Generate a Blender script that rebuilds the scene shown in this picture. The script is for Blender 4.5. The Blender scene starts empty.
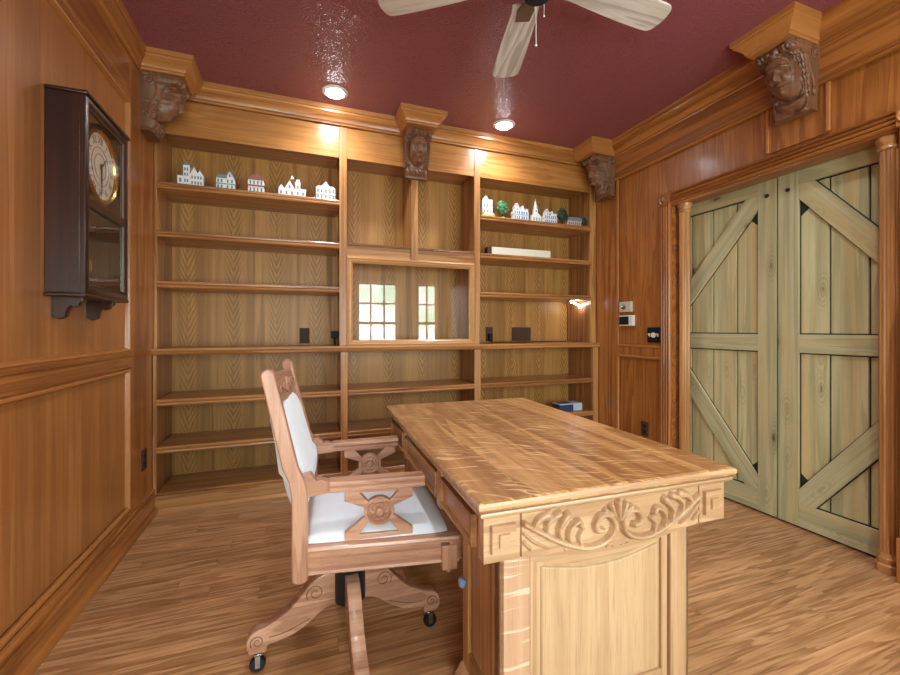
import bpy, bmesh, math, random
import numpy as np
from mathutils import Vector, Matrix
random.seed(7)
PI = math.pi
sc = bpy.context.scene
col = sc.collection

# ------------------------------------------------------------------ materials
def lin(r, g, b):
    f = lambda c: c / 12.92 if c <= .04045 else ((c + .055) / 1.055) ** 2.4
    return (f(r / 255), f(g / 255), f(b / 255), 1)

class NT:
    def __init__(s, name):
        s.m = bpy.data.materials.new(name); s.m.use_nodes = True
        s.t = s.m.node_tree; s.b = s.t.nodes['Principled BSDF']
    def n(s, kind, **kw):
        nd = s.t.nodes.new('ShaderNode' + kind)
        for k, v in kw.items(): setattr(nd, k, v)
        return nd
    def put(s, sock, v):
        if hasattr(v, 'is_output'): s.t.links.new(v, sock)
        elif isinstance(v, (tuple, list)) and sock.type in ('RGBA',) and len(v) == 3: sock.default_value = (*v, 1)
        else: sock.default_value = v
    def math(s, op, a, b=0.0, c=None):
        nd = s.n('Math', operation=op); s.put(nd.inputs[0], a); s.put(nd.inputs[1], b)
        if c is not None: s.put(nd.inputs[2], c)
        return nd.outputs[0]
    def vmath(s, op, a, b):
        nd = s.n('VectorMath', operation=op); s.put(nd.inputs[0], a); s.put(nd.inputs[1], b); return nd.outputs[0]
    def noise(s, vec, scale=1, detail=2, rough=.5, dist=0):
        nd = s.n('TexNoise'); s.put(nd.inputs['Vector'], vec); s.put(nd.inputs['Scale'], scale)
        nd.inputs['Detail'].default_value = detail; nd.inputs['Roughness'].default_value = rough; nd.inputs['Distortion'].default_value = dist
        return nd.outputs['Fac']
    def ramp(s, fac, stops):
        nd = s.n('ValToRGB'); s.put(nd.inputs[0], fac); e = nd.color_ramp.elements
        while len(e) < len(stops): e.new(.5)
        for i, (p, c) in enumerate(stops): e[i].position = p; e[i].color = c if len(c) == 4 else (*c, 1)
        return nd.outputs[0]
    def sstep(s, v, a, b, lo=0., hi=1.):
        nd = s.n('MapRange', interpolation_type='SMOOTHSTEP'); s.put(nd.inputs[0], v)
        for i, x in enumerate((a, b, lo, hi)): s.put(nd.inputs[i + 1], x)
        return nd.outputs[0]
    def mix(s, fac, a, b, bt='MIX'):
        nd = s.n('Mix', data_type='RGBA', blend_type=bt); s.put(nd.inputs[0], fac); s.put(nd.inputs[6], a); s.put(nd.inputs[7], b)
        return nd.outputs[2]
    def sep(s, v):
        nd = s.n('SeparateXYZ'); s.put(nd.inputs[0], v); return nd.outputs
    def comb(s, x, y, z):
        nd = s.n('CombineXYZ')
        for i, q in enumerate((x, y, z)): s.put(nd.inputs[i], q)
        return nd.outputs[0]
    def bump(s, h, strength=.2, dist=.002):
        nd = s.n('Bump'); s.put(nd.inputs['Height'], h); nd.inputs['Strength'].default_value = strength; nd.inputs['Distance'].default_value = dist
        s.t.links.new(nd.outputs[0], s.b.inputs['Normal'])
    def coords(s):
        return s.n('TexCoord').outputs['Object']
    def white(s, v):
        nd = s.n('TexWhiteNoise', noise_dimensions='3D'); s.put(nd.inputs['Vector'], v); return nd.outputs

def plain(name, c, rough=.5, metal=0, emit=0, spec=.5):
    k = NT(name); b = k.b
    P = k.coords()
    v = k.noise(P, 30, 3)
    k.put(b.inputs['Base Color'], k.mix(k.math('MULTIPLY', v, .22), c, tuple(x * .72 for x in c[:3]) + (1,)))
    b.inputs['Roughness'].default_value = rough; b.inputs['Metallic'].default_value = metal
    b.inputs['Specular IOR Level'].default_value = spec
    if emit:
        b.inputs['Emission Color'].default_value = c; b.inputs['Emission Strength'].default_value = emit
    return k.m

def wood(name, light, dark, axis='Z', ring=5, across=9, along=.4, contrast=.45, rough=.34, pore=.55,
         strips=None, flake=None, cathedral=False, coat=.25, planks=None, seam=0.0, tone=.25, knots=False, spec=.45, pscale=(9, 330), streak=None, midw=.62, midf=(1.3, 42)):
    k = NT(name); ai = 'XYZ'.index(axis)
    P = k.coords()
    oi = k.n('ObjectInfo').outputs['Random']
    P0 = P
    P = k.vmath('ADD', P, k.vmath('MULTIPLY', k.comb(oi, oi, oi), (7.3, 13.1, 5.7)))
    tonev = None; seamv = None
    if strips:                                         # (axis, width): veneer leaves or boards of endless length
        sx = k.sep(P0)['XYZ'.index(strips[0])]
        q = k.math('DIVIDE', sx, strips[1]); row = k.math('FLOOR', q); fr = k.math('FRACT', q)
        wn = k.white(k.comb(row, 3.7, 1.3)); tonev = wn[0]
        P = k.vmath('ADD', P, k.vmath('MULTIPLY', wn[1], (3.1, 4.7, 2.9)))
        edge = k.math('MINIMUM', fr, k.math('SUBTRACT', 1.0, fr))
        seamv = k.sstep(edge, .0, .02, 1., 0.)
    if planks:                                         # (row axis, row width, length axis, length)
        S = k.sep(P0); q = k.math('DIVIDE', S['XYZ'.index(planks[0])], planks[1]); row = k.math('FLOOR', q); fr = k.math('FRACT', q)
        off = k.white(k.comb(row, .7, .3))[0]
        L = k.math('ADD', k.math('DIVIDE', S['XYZ'.index(planks[2])], planks[3]), k.math('MULTIPLY', off, 7.0))
        cell = k.math('FLOOR', L); fl = k.math('FRACT', L)
        wn = k.white(k.comb(row, cell, .5)); tonev = wn[0]
        P = k.vmath('ADD', P, k.vmath('MULTIPLY', wn[1], (5.1, 7.7, 3.9)))
        e1 = k.math('MINIMUM', fr, k.math('SUBTRACT', 1.0, fr)); e2 = k.math('MULTIPLY', k.math('MINIMUM', fl, k.math('SUBTRACT', 1.0, fl)), planks[3] / planks[1])
        seamv = k.sstep(k.math('MINIMUM', e1, e2), .0, .028, 1., 0.)
    def sc3(al, ac):
        v = [ac] * 3; v[ai] = al; return tuple(v)
    fig = k.noise(k.vmath('MULTIPLY', P, sc3(along, across)), 1, 3, .5, .35)
    rg = k.math('FRACT', k.math('MULTIPLY', fig, ring))
    grain = k.sstep(rg, .0, .75, 0., 1.)
    grain = k.math('MULTIPLY', grain, k.sstep(rg, .9, 1., 1., 0.))
    if cathedral:
        S = k.sep(P0); u = k.math('MULTIPLY', k.math('SUBTRACT', k.math('FRACT', k.math('DIVIDE', S[0], cathedral)), .5), cathedral)
        au = k.math('ABSOLUTE', u)
        wob = k.noise(k.vmath('MULTIPLY', P, (6, 6, 5)), 1, 2)
        ph = k.math('ADD', k.math('MULTIPLY', S[2], 100), k.math('MULTIPLY', k.math('POWER', au, 1.15), -380))
        ph = k.math('ADD', ph, k.math('MULTIPLY', wob, 10.0))
        cv = k.math('ADD', k.math('MULTIPLY', k.math('SINE', ph), .5), .5)
        mask = k.sstep(au, .03, .07, 1., 0.)
        mz = k.sstep(k.noise(k.vmath('MULTIPLY', P, (.3, .3, 3.)), 1, 1), .3, .5, .45, 1.)
        grain = k.mix(k.math('MULTIPLY', mask, mz), k.comb(grain, grain, grain), k.comb(cv, cv, cv))
        grain = k.sep(grain)[0]
    fib = k.noise(k.vmath('MULTIPLY', P, sc3(3, 120)), 1, 3, .6)
    mid = k.noise(k.vmath('MULTIPLY', P, sc3(*midf)), 1, 3, .6)
    fib2 = k.noise(k.vmath('MULTIPLY', P, sc3(*pscale)), 1, 2, .5)
    pv = k.math('MULTIPLY', k.sstep(fib2, .56, .68), pore)
    broad = k.noise(P, 1.7, 2)
    g = k.math('ADD', k.math('MULTIPLY', grain, contrast), k.math('ADD', k.math('MULTIPLY', fib, .38), k.math('MULTIPLY', k.math('SUBTRACT', mid, .3), midw)))
    g = k.math('ADD', g, k.math('MULTIPLY', broad, .35))
    g = k.math('SUBTRACT', g, .40 + .4 * (contrast - .4))
    c = k.mix(k.sstep(g, -.1, .85), dark, light)
    dk = tuple(x * .45 for x in dark[:3]) + (1,)
    if streak: c = k.mix(k.sstep(k.noise(k.vmath('MULTIPLY', P, sc3(.5, 16)), 1, 3, .6), .45, .66, 0., .75), c, streak)
    c = k.mix(k.math('MULTIPLY', pv, .5), c, dk)
    if tonev is not None:
        tv = k.math('ADD', k.math('MULTIPLY', tonev, 2 * tone), 1 - tone)
        c = k.mix(1.0, c, k.comb(tv, tv, tv), 'MULTIPLY')
    if flake:                                          # ray fleck of quarter-sawn oak: (along, across, amount, colour)
        wob = k.noise(P, 3.2, 2)
        fx = k.vmath('ADD', P, k.vmath('MULTIPLY', k.comb(wob, wob, wob), (.16, .16, .16)))
        if len(flake) > 3:
            S_ = k.sep(fx); fx = k.comb(S_[0], k.math('ADD', S_[1], k.math('MULTIPLY', S_[0], flake[3])), S_[2])
        f1 = k.noise(k.vmath('MULTIPLY', fx, flake[0]), 1, 1.0, .4, .25)
        fm = k.sstep(f1, .57, .66)
        fm = k.math('MULTIPLY', fm, k.sstep(k.noise(P, 5.0, 2), .30, .50))
        c = k.mix(k.math('MULTIPLY', fm, flake[1]), c, flake[2])
    if knots:
        vo = k.n('TexVoronoi', feature='F1'); k.put(vo.inputs['Vector'], k.vmath('MULTIPLY', P, sc3(2.6, 7.0))); vo.inputs['Scale'].default_value = 1
        kd = k.math('ADD', vo.outputs['Distance'], k.math('MULTIPLY', k.noise(P, 40, 2), .06))
        c = k.mix(k.sstep(kd, .05, .15, .9, 0.), c, lin(92, 72, 52))
        ringk = k.math('MULTIPLY', k.sstep(kd, .12, .42, 1., 0.), k.math('ADD', k.math('MULTIPLY', k.math('SINE', k.math('MULTIPLY', kd, 95)), .5), .5))
        c = k.mix(k.math('MULTIPLY', ringk, .35), c, lin(112, 100, 74))
    if seamv is not None and seam:
        c = k.mix(k.math('MULTIPLY', seamv, seam), c, dk)
    k.put(k.b.inputs['Base Color'], c)
    k.b.inputs['Roughness'].default_value = rough; k.b.inputs['Coat Weight'].default_value = coat; k.b.inputs['Coat Roughness'].default_value = .18
    k.b.inputs['Specular IOR Level'].default_value = spec
    hgt = k.math('SUBTRACT', k.math('MULTIPLY', fib, .5), pv)
    if seamv is not None and seam: hgt = k.math('SUBTRACT', hgt, k.math('MULTIPLY', seamv, 2.5))
    k.bump(hgt, .16, .0012)
    return k.m

OL, OD = lin(190, 124, 62), lin(134, 78, 32)          # honey oak
M = {}
def build_materials():
    for a in 'XYZ':
        M['oak' + a] = wood('oak_' + a, lin(206, 150, 92), lin(152, 100, 54), a)
        M['wall' + a] = wood('wall_oak_' + a, lin(184, 118, 60), lin(134, 78, 34), a, rough=.32)
        M['chair' + a] = wood('chair_oak_' + a, lin(206, 160, 132), lin(156, 110, 86), a, contrast=.35, rough=.36, across=10)
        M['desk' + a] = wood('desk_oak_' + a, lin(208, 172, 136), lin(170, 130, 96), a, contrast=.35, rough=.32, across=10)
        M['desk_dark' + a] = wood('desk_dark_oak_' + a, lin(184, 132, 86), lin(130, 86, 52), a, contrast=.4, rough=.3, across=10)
        M['shelf' + a] = wood('shelf_oak_' + a, lin(194, 134, 80), lin(138, 90, 52), a, rough=.28)
    M['wall_field'] = wood('wall_veneer', lin(192, 130, 72), lin(152, 95, 48), 'Z', ring=4, across=7, along=.25, contrast=.22, rough=.34, strips=('Y', .145), tone=.09, pore=.35)
    M['frieze'] = wood('frieze_oak', lin(204, 142, 78), lin(156, 98, 46), 'X', ring=6, across=9, along=.5, contrast=.3, rough=.3, coat=.35)
    M['wall_panel'] = wood('wall_panel_oak', lin(186, 120, 58), lin(136, 78, 32), 'Z', ring=7, across=8, along=.6, contrast=.36, rough=.36, coat=.2)
    M['crown'] = wood('crown_oak', lin(200, 136, 76), lin(148, 92, 44), 'X', rough=.32)
    M['crownY'] = wood('crown_oak_y', lin(190, 124, 62), lin(138, 82, 36), 'Y', rough=.32)
    M['back'] = wood('back_panel_veneer', lin(200, 146, 80), lin(144, 98, 44), 'Z', ring=3, across=8, along=.3, contrast=.42, rough=.45, strips=('X', .145), tone=.05, cathedral=.29, coat=.05, pore=.4)
    M['floor'] = wood('floor_oak', lin(222, 170, 121), lin(148, 101, 63), 'X', ring=6, across=15, along=1.1, contrast=.3, rough=.34, pscale=(5, 120), midw=.4, midf=(1.6, 70), planks=('Y', .083, 'X', 1.5), seam=.35, tone=.11, coat=.3, pore=.9)
    M['pine'] = wood('green_grey_pine', lin(214, 206, 162), lin(162, 158, 120), 'Z', streak=lin(206, 178, 126), ring=5, across=8, along=.4, contrast=.3, rough=.6, strips=('Y', .165), tone=.03, knots=True, coat=0, pore=.3, spec=.25)
    for a in 'YZ':
        M['pine_frame' + a] = wood('green_grey_pine_frame_' + a, lin(206, 200, 160), lin(158, 154, 120), a, streak=lin(196, 176, 130), ring=5, across=8, along=.4, contrast=.28, rough=.6, knots=True, coat=0, pore=.3, spec=.25)
    M['cabinet_frame'] = wood('cabinet_frame_oak', lin(214, 164, 110), lin(190, 136, 84), 'X', ring=1, across=3, along=3, contrast=.1, rough=.34, pore=.1)
    M['mould'] = wood('moulding_oak', lin(190, 128, 70), lin(166, 106, 54), 'Y', ring=1, across=3, along=3, contrast=.1, rough=.34, pore=.1)
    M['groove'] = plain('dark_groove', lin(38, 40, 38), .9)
    M['desktop'] = wood('quartersawn_desktop', lin(216, 162, 102), lin(146, 96, 50), 'Y', ring=4, across=7, along=.6, contrast=.36, rough=.38, coat=.12,
                        flake=((11, 105, 11), .62, lin(238, 198, 144), .5), strips=('X', .25), tone=.02)
    M['desk_post'] = wood('quartersawn_post', lin(206, 166, 134), lin(186, 144, 114), 'Z', contrast=.2, rough=.34, flake=((5, 5, 110), .6, lin(240, 214, 188), .0))
    M['desk_panel'] = wood('desk_panel_oak', lin(210, 176, 140), lin(184, 148, 112), 'Z', contrast=.28, rough=.34)
    M['carving'] = wood('carved_walnut', lin(150, 102, 72), lin(96, 62, 42), 'Z', contrast=.25, rough=.45, coat=.08)
    M['fan_blade'] = wood('whitewashed_blade', lin(230, 224, 220), lin(178, 168, 160), 'X', ring=6, across=9, along=.9, contrast=.45, rough=.45, coat=.05)
    M['clock_case'] = wood('dark_mahogany', lin(66, 34, 24), lin(34, 16, 12), 'Z', contrast=.3, rough=.32, pore=.4)
    M['gilt'] = plain('brass', lin(205, 165, 85), .25, 1)
    M['dial'] = plain('dial_paper', lin(226, 218, 202), .5)
    M['ink'] = plain('black_ink', lin(28, 26, 26), .5)
    M['black'] = plain('black_plastic', lin(24, 24, 26), .5, spec=.25)
    M['brown_plate'] = plain('brown_plate', lin(82, 60, 48), .7, spec=.15)
    M['bronze'] = plain('dull_bronze', lin(128, 112, 92), .45, .5)
    M['iron'] = plain('dark_iron', lin(46, 52, 56), .38, .6)
    M['caster'] = plain('black_rubber', lin(22, 24, 28), .4)
    M['steel'] = plain('steel', lin(180, 184, 188), .25, 1)
    M['white'] = plain('white_plastic', lin(232, 230, 226), .4)
    M['cream'] = plain('cream_plastic', lin(206, 198, 176), .4)
    M['paper'] = plain('white_card', lin(226, 220, 204), .7)
    M['glassknob'] = plain('blue_glass', lin(120, 160, 205), .08)
    M['roofgrey'] = plain('grey_blue_roof', lin(120, 134, 146), .5)
    M['housewhite'] = plain('painted_white', lin(234, 236, 236), .45)
    M['houseblue'] = plain('painted_blue', lin(92, 132, 190), .45)
    M['housepink'] = plain('painted_pink', lin(206, 188, 196), .45)
    M['roofred'] = plain('painted_red_brown', lin(150, 92, 84), .5)
    M['leaf'] = plain('painted_green', lin(62, 120, 70), .5)
    M['darkleaf'] = plain('painted_dark_green', lin(30, 62, 40), .5)
    M['lime'] = plain('painted_lime', lin(176, 190, 90), .5)
    M['boxblue'] = plain('navy_card', lin(54, 66, 100), .45)
    M['boxlight'] = plain('pale_blue_card', lin(196, 210, 232), .45)
    M['lamp'] = plain('lit_lens', (.90, .95, 1, 1), .4, 0, 90)
    M['bulb'] = plain('lit_bulb', (.95, .97, 1, 1), .4, 0, 40)
    # upholstery
    k = NT('pale_blue_velvet'); P = k.coords(); v = k.noise(P, 9, 3)
    c = k.mix(v, lin(240, 244, 250), lin(214, 223, 234)); k.put(k.b.inputs['Base Color'], c); k.b.inputs['Roughness'].default_value = .85
    k.b.inputs['Sheen Weight'].default_value = .4; k.bump(k.noise(P, 600, 2), .2, .001); M['fabric'] = k.m
    # embossed burgundy ceiling paper
    k = NT('embossed_ceiling'); P = k.coords()
    w = k.noise(P, 6, 2); Pd = k.vmath('ADD', P, k.vmath('MULTIPLY', k.comb(w, k.noise(k.vmath('ADD', P, (5, 3, 1)), 6, 2), 0), (.09, .09, 0)))
    vo = k.n('TexVoronoi', feature='F1'); k.put(vo.inputs['Vector'], Pd); vo.inputs['Scale'].default_value = 17
    rings = k.math('SINE', k.math('MULTIPLY', vo.outputs['Distance'], 34))
    wv = k.noise(Pd, 55, 3, .6, 1.5)
    hgt = k.math('ADD', k.sstep(rings, -.2, .8), k.math('MULTIPLY', wv, 1.2))
    c = k.mix(k.math('MULTIPLY', hgt, .45), lin(132, 70, 78), lin(156, 92, 101))
    k.put(k.b.inputs['Base Color'], c); k.b.inputs['Roughness'].default_value = .3; k.b.inputs['Specular IOR Level'].default_value = .5
    k.bump(hgt, .38, .003); M['ceiling'] = k.m
    # window glass (cabinet and clock)
    for nm, amount in (('glass', .6), ('old_glass', .25)):
     k = NT('clear_' + nm); b = k.b; t = k.t
     gl = k.n('BsdfGlossy'); gl.inputs['Roughness'].default_value = .0; gl.inputs['Color'].default_value = (1, 1, 1, 1)
     tr = k.n('BsdfTransparent'); fr = k.n('Fresnel'); fr.inputs['IOR'].default_value = 1.5
     ms = k.n('MixShader'); k.put(ms.inputs[0], k.math('MULTIPLY', fr.outputs[0], amount)); t.links.new(tr.outputs[0], ms.inputs[1]); t.links.new(gl.outputs[0], ms.inputs[2])
     t.links.new(ms.outputs[0], t.nodes['Material Output'].inputs['Surface']); M[nm] = k.m
build_materials()

# ------------------------------------------------------------------ builders
class B:
    def __init__(s): s.bm = bmesh.new()
    def box(s, x0, x1, y0, y1, z0, z1):
        v = [s.bm.verts.new((x, y, z)) for z in (z0, z1) for y in (y0, y1) for x in (x0, x1)]
        for f in ((0, 2, 3, 1), (4, 5, 7, 6), (0, 1, 5, 4), (2, 6, 7, 3), (0, 4, 6, 2), (1, 3, 7, 5)): s.bm.faces.new([v[i] for i in f])
        return s
    def rings(s, rs, closed=True, caps=True, loop=False):
        """rs: list of rings of 3D points, all the same length"""
        R = [[s.bm.verts.new(p) for p in r] for r in rs]; n = len(R[0])
        pairs = list(zip(R, R[1:])) + ([(R[-1], R[0])] if loop else [])
        for a, b in pairs:
            for i in range(n if closed else n - 1):
                j = (i + 1) % n; s.bm.faces.new((a[i], a[j], b[j], b[i]))
        if caps and not loop:
            s.bm.faces.new(R[0][::-1]); s.bm.faces.new(R[-1])
        return s
    def prism(s, poly, axis, a0, a1):
        """poly in the two other axes (in x,y,z order), extruded along axis"""
        def p3(p, a):
            l = list(p); l.insert('XYZ'.index(axis), a); return l
        return s.rings([[p3(p, a0) for p in poly], [p3(p, a1) for p in poly]])
    def lathe(s, prof, c=(0, 0, 0), axis='Z', n=24, caps=True, flute=0, nf=0):
        rs = []
        for r, h in prof:
            ring = []
            for i in range(n):
                t = 2 * PI * i / n; rr = max(r, 1e-4)
                if nf: rr *= 1 - flute * max(0, math.cos(nf * t)) ** 2
                a, b = rr * math.cos(t), rr * math.sin(t)
                p = {'Z': (a, b, h), 'Y': (a, h, b), 'X': (h, a, b)}[axis]
                ring.append((p[0] + c[0], p[1] + c[1], p[2] + c[2]))
            rs.append(ring)
        return s.rings(rs, caps=caps)
    def tube(s, pts, r, n=8):
        pts = [Vector(p) for p in pts]; rs = []; up = None
        for i, p in enumerate(pts):
            d = (pts[min(i + 1, len(pts) - 1)] - pts[max(i - 1, 0)]).normalized()
            if up is None: up = Vector((0, 0, 1)) if abs(d.z) < .9 else Vector((1, 0, 0))
            x = d.cross(up).normalized(); y = x.cross(d).normalized(); up = y
            rr = r(i / (len(pts) - 1)) if callable(r) else r
            rs.append([p + (x * math.cos(2 * PI * k / n) + y * math.sin(2 * PI * k / n)) * rr for k in range(n)])
        return s.rings(rs)
    def frame(s, corners, normal, prof):
        """mitred moulding round a planar quad; prof = closed list of (inward offset, height)"""
        c = [Vector(p) for p in corners]; n = Vector(normal); rs = []
        for i in range(4):
            e0 = (c[i] - c[i - 1]).normalized(); e1 = (c[(i + 1) % 4] - c[i]).normalized()
            inw = e1 - e0
            rs.append([c[i] + inw * d + n * h for d, h in prof])
        return s.rings(rs, loop=True)
    def sphere(s, c, r, sx=1, sy=1, sz=1, seg=12):
        bmesh.ops.create_uvsphere(s.bm, u_segments=seg, v_segments=max(6, seg // 2), radius=1,
                                  matrix=Matrix.Translation(c) @ Matrix.Diagonal((r * sx, r * sy, r * sz, 1)))
        return s
    def grid(s, P):
        """P: numpy (n,m,3)"""
        n, m = P.shape[:2]; V = [[s.bm.verts.new(tuple(map(float, P[i, j]))) for j in range(m)] for i in range(n)]
        for i in range(n - 1):
            for j in range(m - 1): s.bm.faces.new((V[i][j], V[i][j + 1], V[i + 1][j + 1], V[i + 1][j]))
        return s
    def moved(s, mat):
        bmesh.ops.transform(s.bm, matrix=mat, verts=s.bm.verts); return s

def obj(name, b, mat, parent=None, bevel=0.0, local=False, smooth=35, label=None, segs=2):
    """link the builder as ONE mesh object; world coordinates unless local"""
    bm = b.bm if isinstance(b, B) else b
    if parent is not None and not local:
        o_ = parent; T = Matrix()
        while o_ is not None: T = Matrix.Translation(-o_.location) @ T; o_ = o_.parent
        bmesh.ops.transform(bm, matrix=T, verts=bm.verts)
    bmesh.ops.recalc_face_normals(bm, faces=bm.faces)
    me = bpy.data.meshes.new(name); bm.to_mesh(me); bm.free()
    if smooth:
        me.polygons.foreach_set('use_smooth', [True] * len(me.polygons)); me.set_sharp_from_angle(angle=math.radians(smooth))
    me.materials.append(M[mat] if isinstance(mat, str) else mat)
    o = bpy.data.objects.new(name, me); col.objects.link(o)
    if parent is not None: o.parent = parent
    if bevel:
        md = o.modifiers.new('bevel', 'BEVEL'); md.width = bevel; md.segments = segs; md.limit_method = 'ANGLE'; md.angle_limit = math.radians(40)
    if label: o['label'] = label
    return o
def thing(name, label, cat, loc=(0, 0, 0), rz=0.0, group=None):
    o = bpy.data.objects.new(name, None); col.objects.link(o); o.empty_display_size = .05
    o.location = loc; o.rotation_euler = (0, 0, rz); o['label'] = label; o['category'] = cat
    if group: o['group'] = group
    return o
def structure(o, label=None):
    o['kind'] = 'structure'
    if label: o['label'] = label
    return o
def sroot(name, loc=(0, 0, 0), label=None):
    o = bpy.data.objects.new(name, None); col.objects.link(o); o.location = loc; return structure(o, label)
def curve_mesh(splines=None, depth=.01, bevel=0, text=None, size=.1):
    if text is not None:
        cu = bpy.data.curves.new('t', 'FONT'); cu.body = text; cu.size = size; cu.align_x = 'CENTER'; cu.align_y = 'CENTER'
    else:
        cu = bpy.data.curves.new('c', 'CURVE'); cu.dimensions = '2D'; cu.fill_mode = 'BOTH'
        for pts in splines:
            sp = cu.splines.new('POLY'); sp.points.add(len(pts) - 1)
            for q, p in zip(sp.points, pts): q.co = (p[0], p[1], 0, 1)
            sp.use_cyclic_u = True
    cu.extrude = depth / 2; cu.bevel_depth = bevel; cu.bevel_resolution = 1
    o = bpy.data.objects.new('tmp', cu); col.objects.link(o); bpy.context.view_layer.update()
    me = bpy.data.meshes.new_from_object(o.evaluated_get(bpy.context.evaluated_depsgraph_get()))
    bm = bmesh.new(); bm.from_mesh(me); bpy.data.meshes.remove(me); bpy.data.objects.remove(o); bpy.data.curves.remove(cu)
    r = B.__new__(B); r.bm = bm; return r
def smoothpath(pts, n=8):
    """Catmull-Rom through 2D/3D points"""
    P = [np.array(p, float) for p in pts]; P = [2 * P[0] - P[1]] + P + [2 * P[-1] - P[-2]]; out = []
    for i in range(1, len(P) - 2):
        for k in range(n):
            t = k / n
            out.append(.5 * ((2 * P[i]) + (-P[i - 1] + P[i + 1]) * t + (2 * P[i - 1] - 5 * P[i] + 4 * P[i + 1] - P[i + 2]) * t * t + (-P[i - 1] + 3 * P[i] - 3 * P[i + 1] + P[i + 2]) * t ** 3))
    out.append(P[-2]); return out

# ------------------------------------------------------------------ room shell
XL, XR, YB, YBL, YK, H, YN = -.858, 2.56, 3.06, 3.03, 3.39, 2.72, -1.2
structure(obj('floor', B().box(-1, 3.1, YN - .1, 3.6, -.08, 0), 'floor'), 'medium oak strip floor')
structure(obj('ceiling', B().box(-1, 3.1, YN - .1, 3.6, H, H + .08), 'ceiling'), 'burgundy embossed paper ceiling')
structure(obj('wall_back', B().box(-1, 3.1, YK + .03, YK + .13, 0, H), 'wallZ'))
structure(obj('wall_left', B().box(-.98, XL - .012, YN, YK + .03, 0, H), 'wall_field'), 'honey oak veneer panelled wall')
structure(obj('wall_sky_block', B().box(2.95, 3.05, YN, YK + .03, 0, H), 'wallZ'))  # unseen wall added to keep sky light out of the door gaps
DY0, DY1, DZ = 1.041, 2.25, 2.055            # door opening
w = B(); w.box(XR + .008, 2.665, YN, DY0, 0, H).box(XR + .008, 2.665, DY1, YK + .03, 0, H).box(XR + .008, 2.665, DY0, DY1, DZ, H)
structure(obj('wall_right', w, 'wall_panel'), 'oak panelled wall round the barn doors')
# wall behind the camera: two windows, plus an unseen first one added for light
wins = [(-.62, .10), (.96, 1.68), (2.05, 2.44)]; WZ0, WZ1 = .46, 1.98
w = B(); xs = [-.98]
for a, b_ in wins: xs += [a, b_]
xs.append(2.95)
for i in range(0, len(xs), 2): w.box(xs[i], xs[i + 1], YN - .1, YN, 0, H)
for a, b_ in wins: w.box(a, b_, YN - .1, YN, 0, WZ0).box(a, b_, YN - .1, YN, WZ1, H)
structure(obj('wall_near', w, 'wallZ'))
for i, (a, b_) in enumerate(wins):
    r = sroot('window_%d' % (i + 1), ((a + b_) / 2, YN, WZ0))
    f = B(); f.frame([(a - .07, YN, WZ0 - .07), (b_ + .07, YN, WZ0 - .07), (b_ + .07, YN, WZ1 + .07), (a - .07, YN, WZ1 + .07)], (0, 1, 0), [(0, 0), (0, .02), (.07, .03), (.08, .0)])
    obj('window_frame', f, 'oakZ', r)
    s_ = B(); zm = WZ0 + .52 * (WZ1 - WZ0)
    s_.box(a, b_, YN - .06, YN - .03, zm - .025, zm + .025)
    for q in (WZ0, WZ1 - .04): s_.box(a, b_, YN - .06, YN - .03, q, q + .04)
    for q in (a, b_ - .035): s_.box(q, q + .035, YN - .06, YN - .03, WZ0, WZ1)
    nx = 3 if b_ - a > .5 else 2
    for j in range(1, nx): xx = a + (b_ - a) * j / nx; s_.box(xx - .014, xx + .014, YN - .055, YN - .035, WZ0, WZ1)
    for q in (WZ0 + .26 * (WZ1 - WZ0), zm + (WZ1 - zm) * .48): s_.box(a, b_, YN - .055, YN - .035, q - .013, q + .013)
    obj('sash', s_, 'oakZ', r)

# ------------------------------------------------------------------ wall framing and mouldings
def mould_y(b, prof, x, side, y0, y1):          # profile of (out, z) along Y on a wall at x; side +1 = left wall
    b.prism([(x + side * o, z) for o, z in prof], 'Y', y0, y1)
def base_prof(h): return [(0, 0), (.034, 0), (.036, .014), (.030, .026), (.016, .03), (.016, h * .58), (.024, h * .61), (.024, h * .68), (.013, h * .70), (.013, h * .80), (.020, h * .83), (.018, h * .9), (.007, h * .93), (.007, h), (0, h)]
b = B(); mould_y(b, base_prof(.16), XL, 1, YN, YBL + .004)
structure(obj('baseboard_left', b, 'wallY'), 'stepped oak baseboard of the clock wall')
b = B()
for (y0, y1) in ((YN, DY0 - .1), (DY1 + .105, YBL)): mould_y(b, base_prof(.15), XR, -1, y0, y1)
structure(obj('baseboard_right', b, 'wallY'))
b = B()                                           # left wall rails and stile
b.box(XL - .012, XL, YN, 2.66, 0, .19).box(XL - .012, XL, YN, 2.66, .925, 1.02)
b.box(XL - .012, XL, 2.66, YB + .3, 0, H)
structure(obj('trim_1', b, 'wallZ', bevel=.002))
b = B(); mould_y(b, [(0, .93), (.008, .93), (.014, .938), (.014, .95), (.009, .955), (.010, .995), (.018, 1.0), (.02, 1.012), (.012, 1.02), (0, 1.022)], XL, 1, YN, 2.655)
structure(obj('trim_2', b, 'wallY'), 'oak chair rail on the clock wall')
PM = [(-.002, 0), (-.002, .006), (.004, .011), (.012, .009), (.02, -.006), (.02, -.013), (0, -.013)]
b = B()
for (z0, z1) in ((.17, .925), (1.02, 2.365)):
    b.frame([(XL, 2.66, z0), (XL, YN, z0), (XL, YN, z1), (XL, 2.66, z1)], (1, 0, 0), PM)
structure(obj('trim_3', b, 'mould'), 'raised panel moulding of the clock wall')
b = B(); b.box(XL - .012, XL, YN, 2.659, 2.365, H); mould_y(b, [(0, 2.37), (.006, 2.37), (.012, 2.38), (.008, 2.394), (.012, 2.406), (.0, 2.412)], XL, 1, YN, 2.662)
CR = [(0, 0), (.012, 0), (.014, .012), (.022, .016), (.026, .03), (.042, .05), (.062, .066), (.064, .078), (.072, .082), (.074, .11), (0, .11)]
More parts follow.
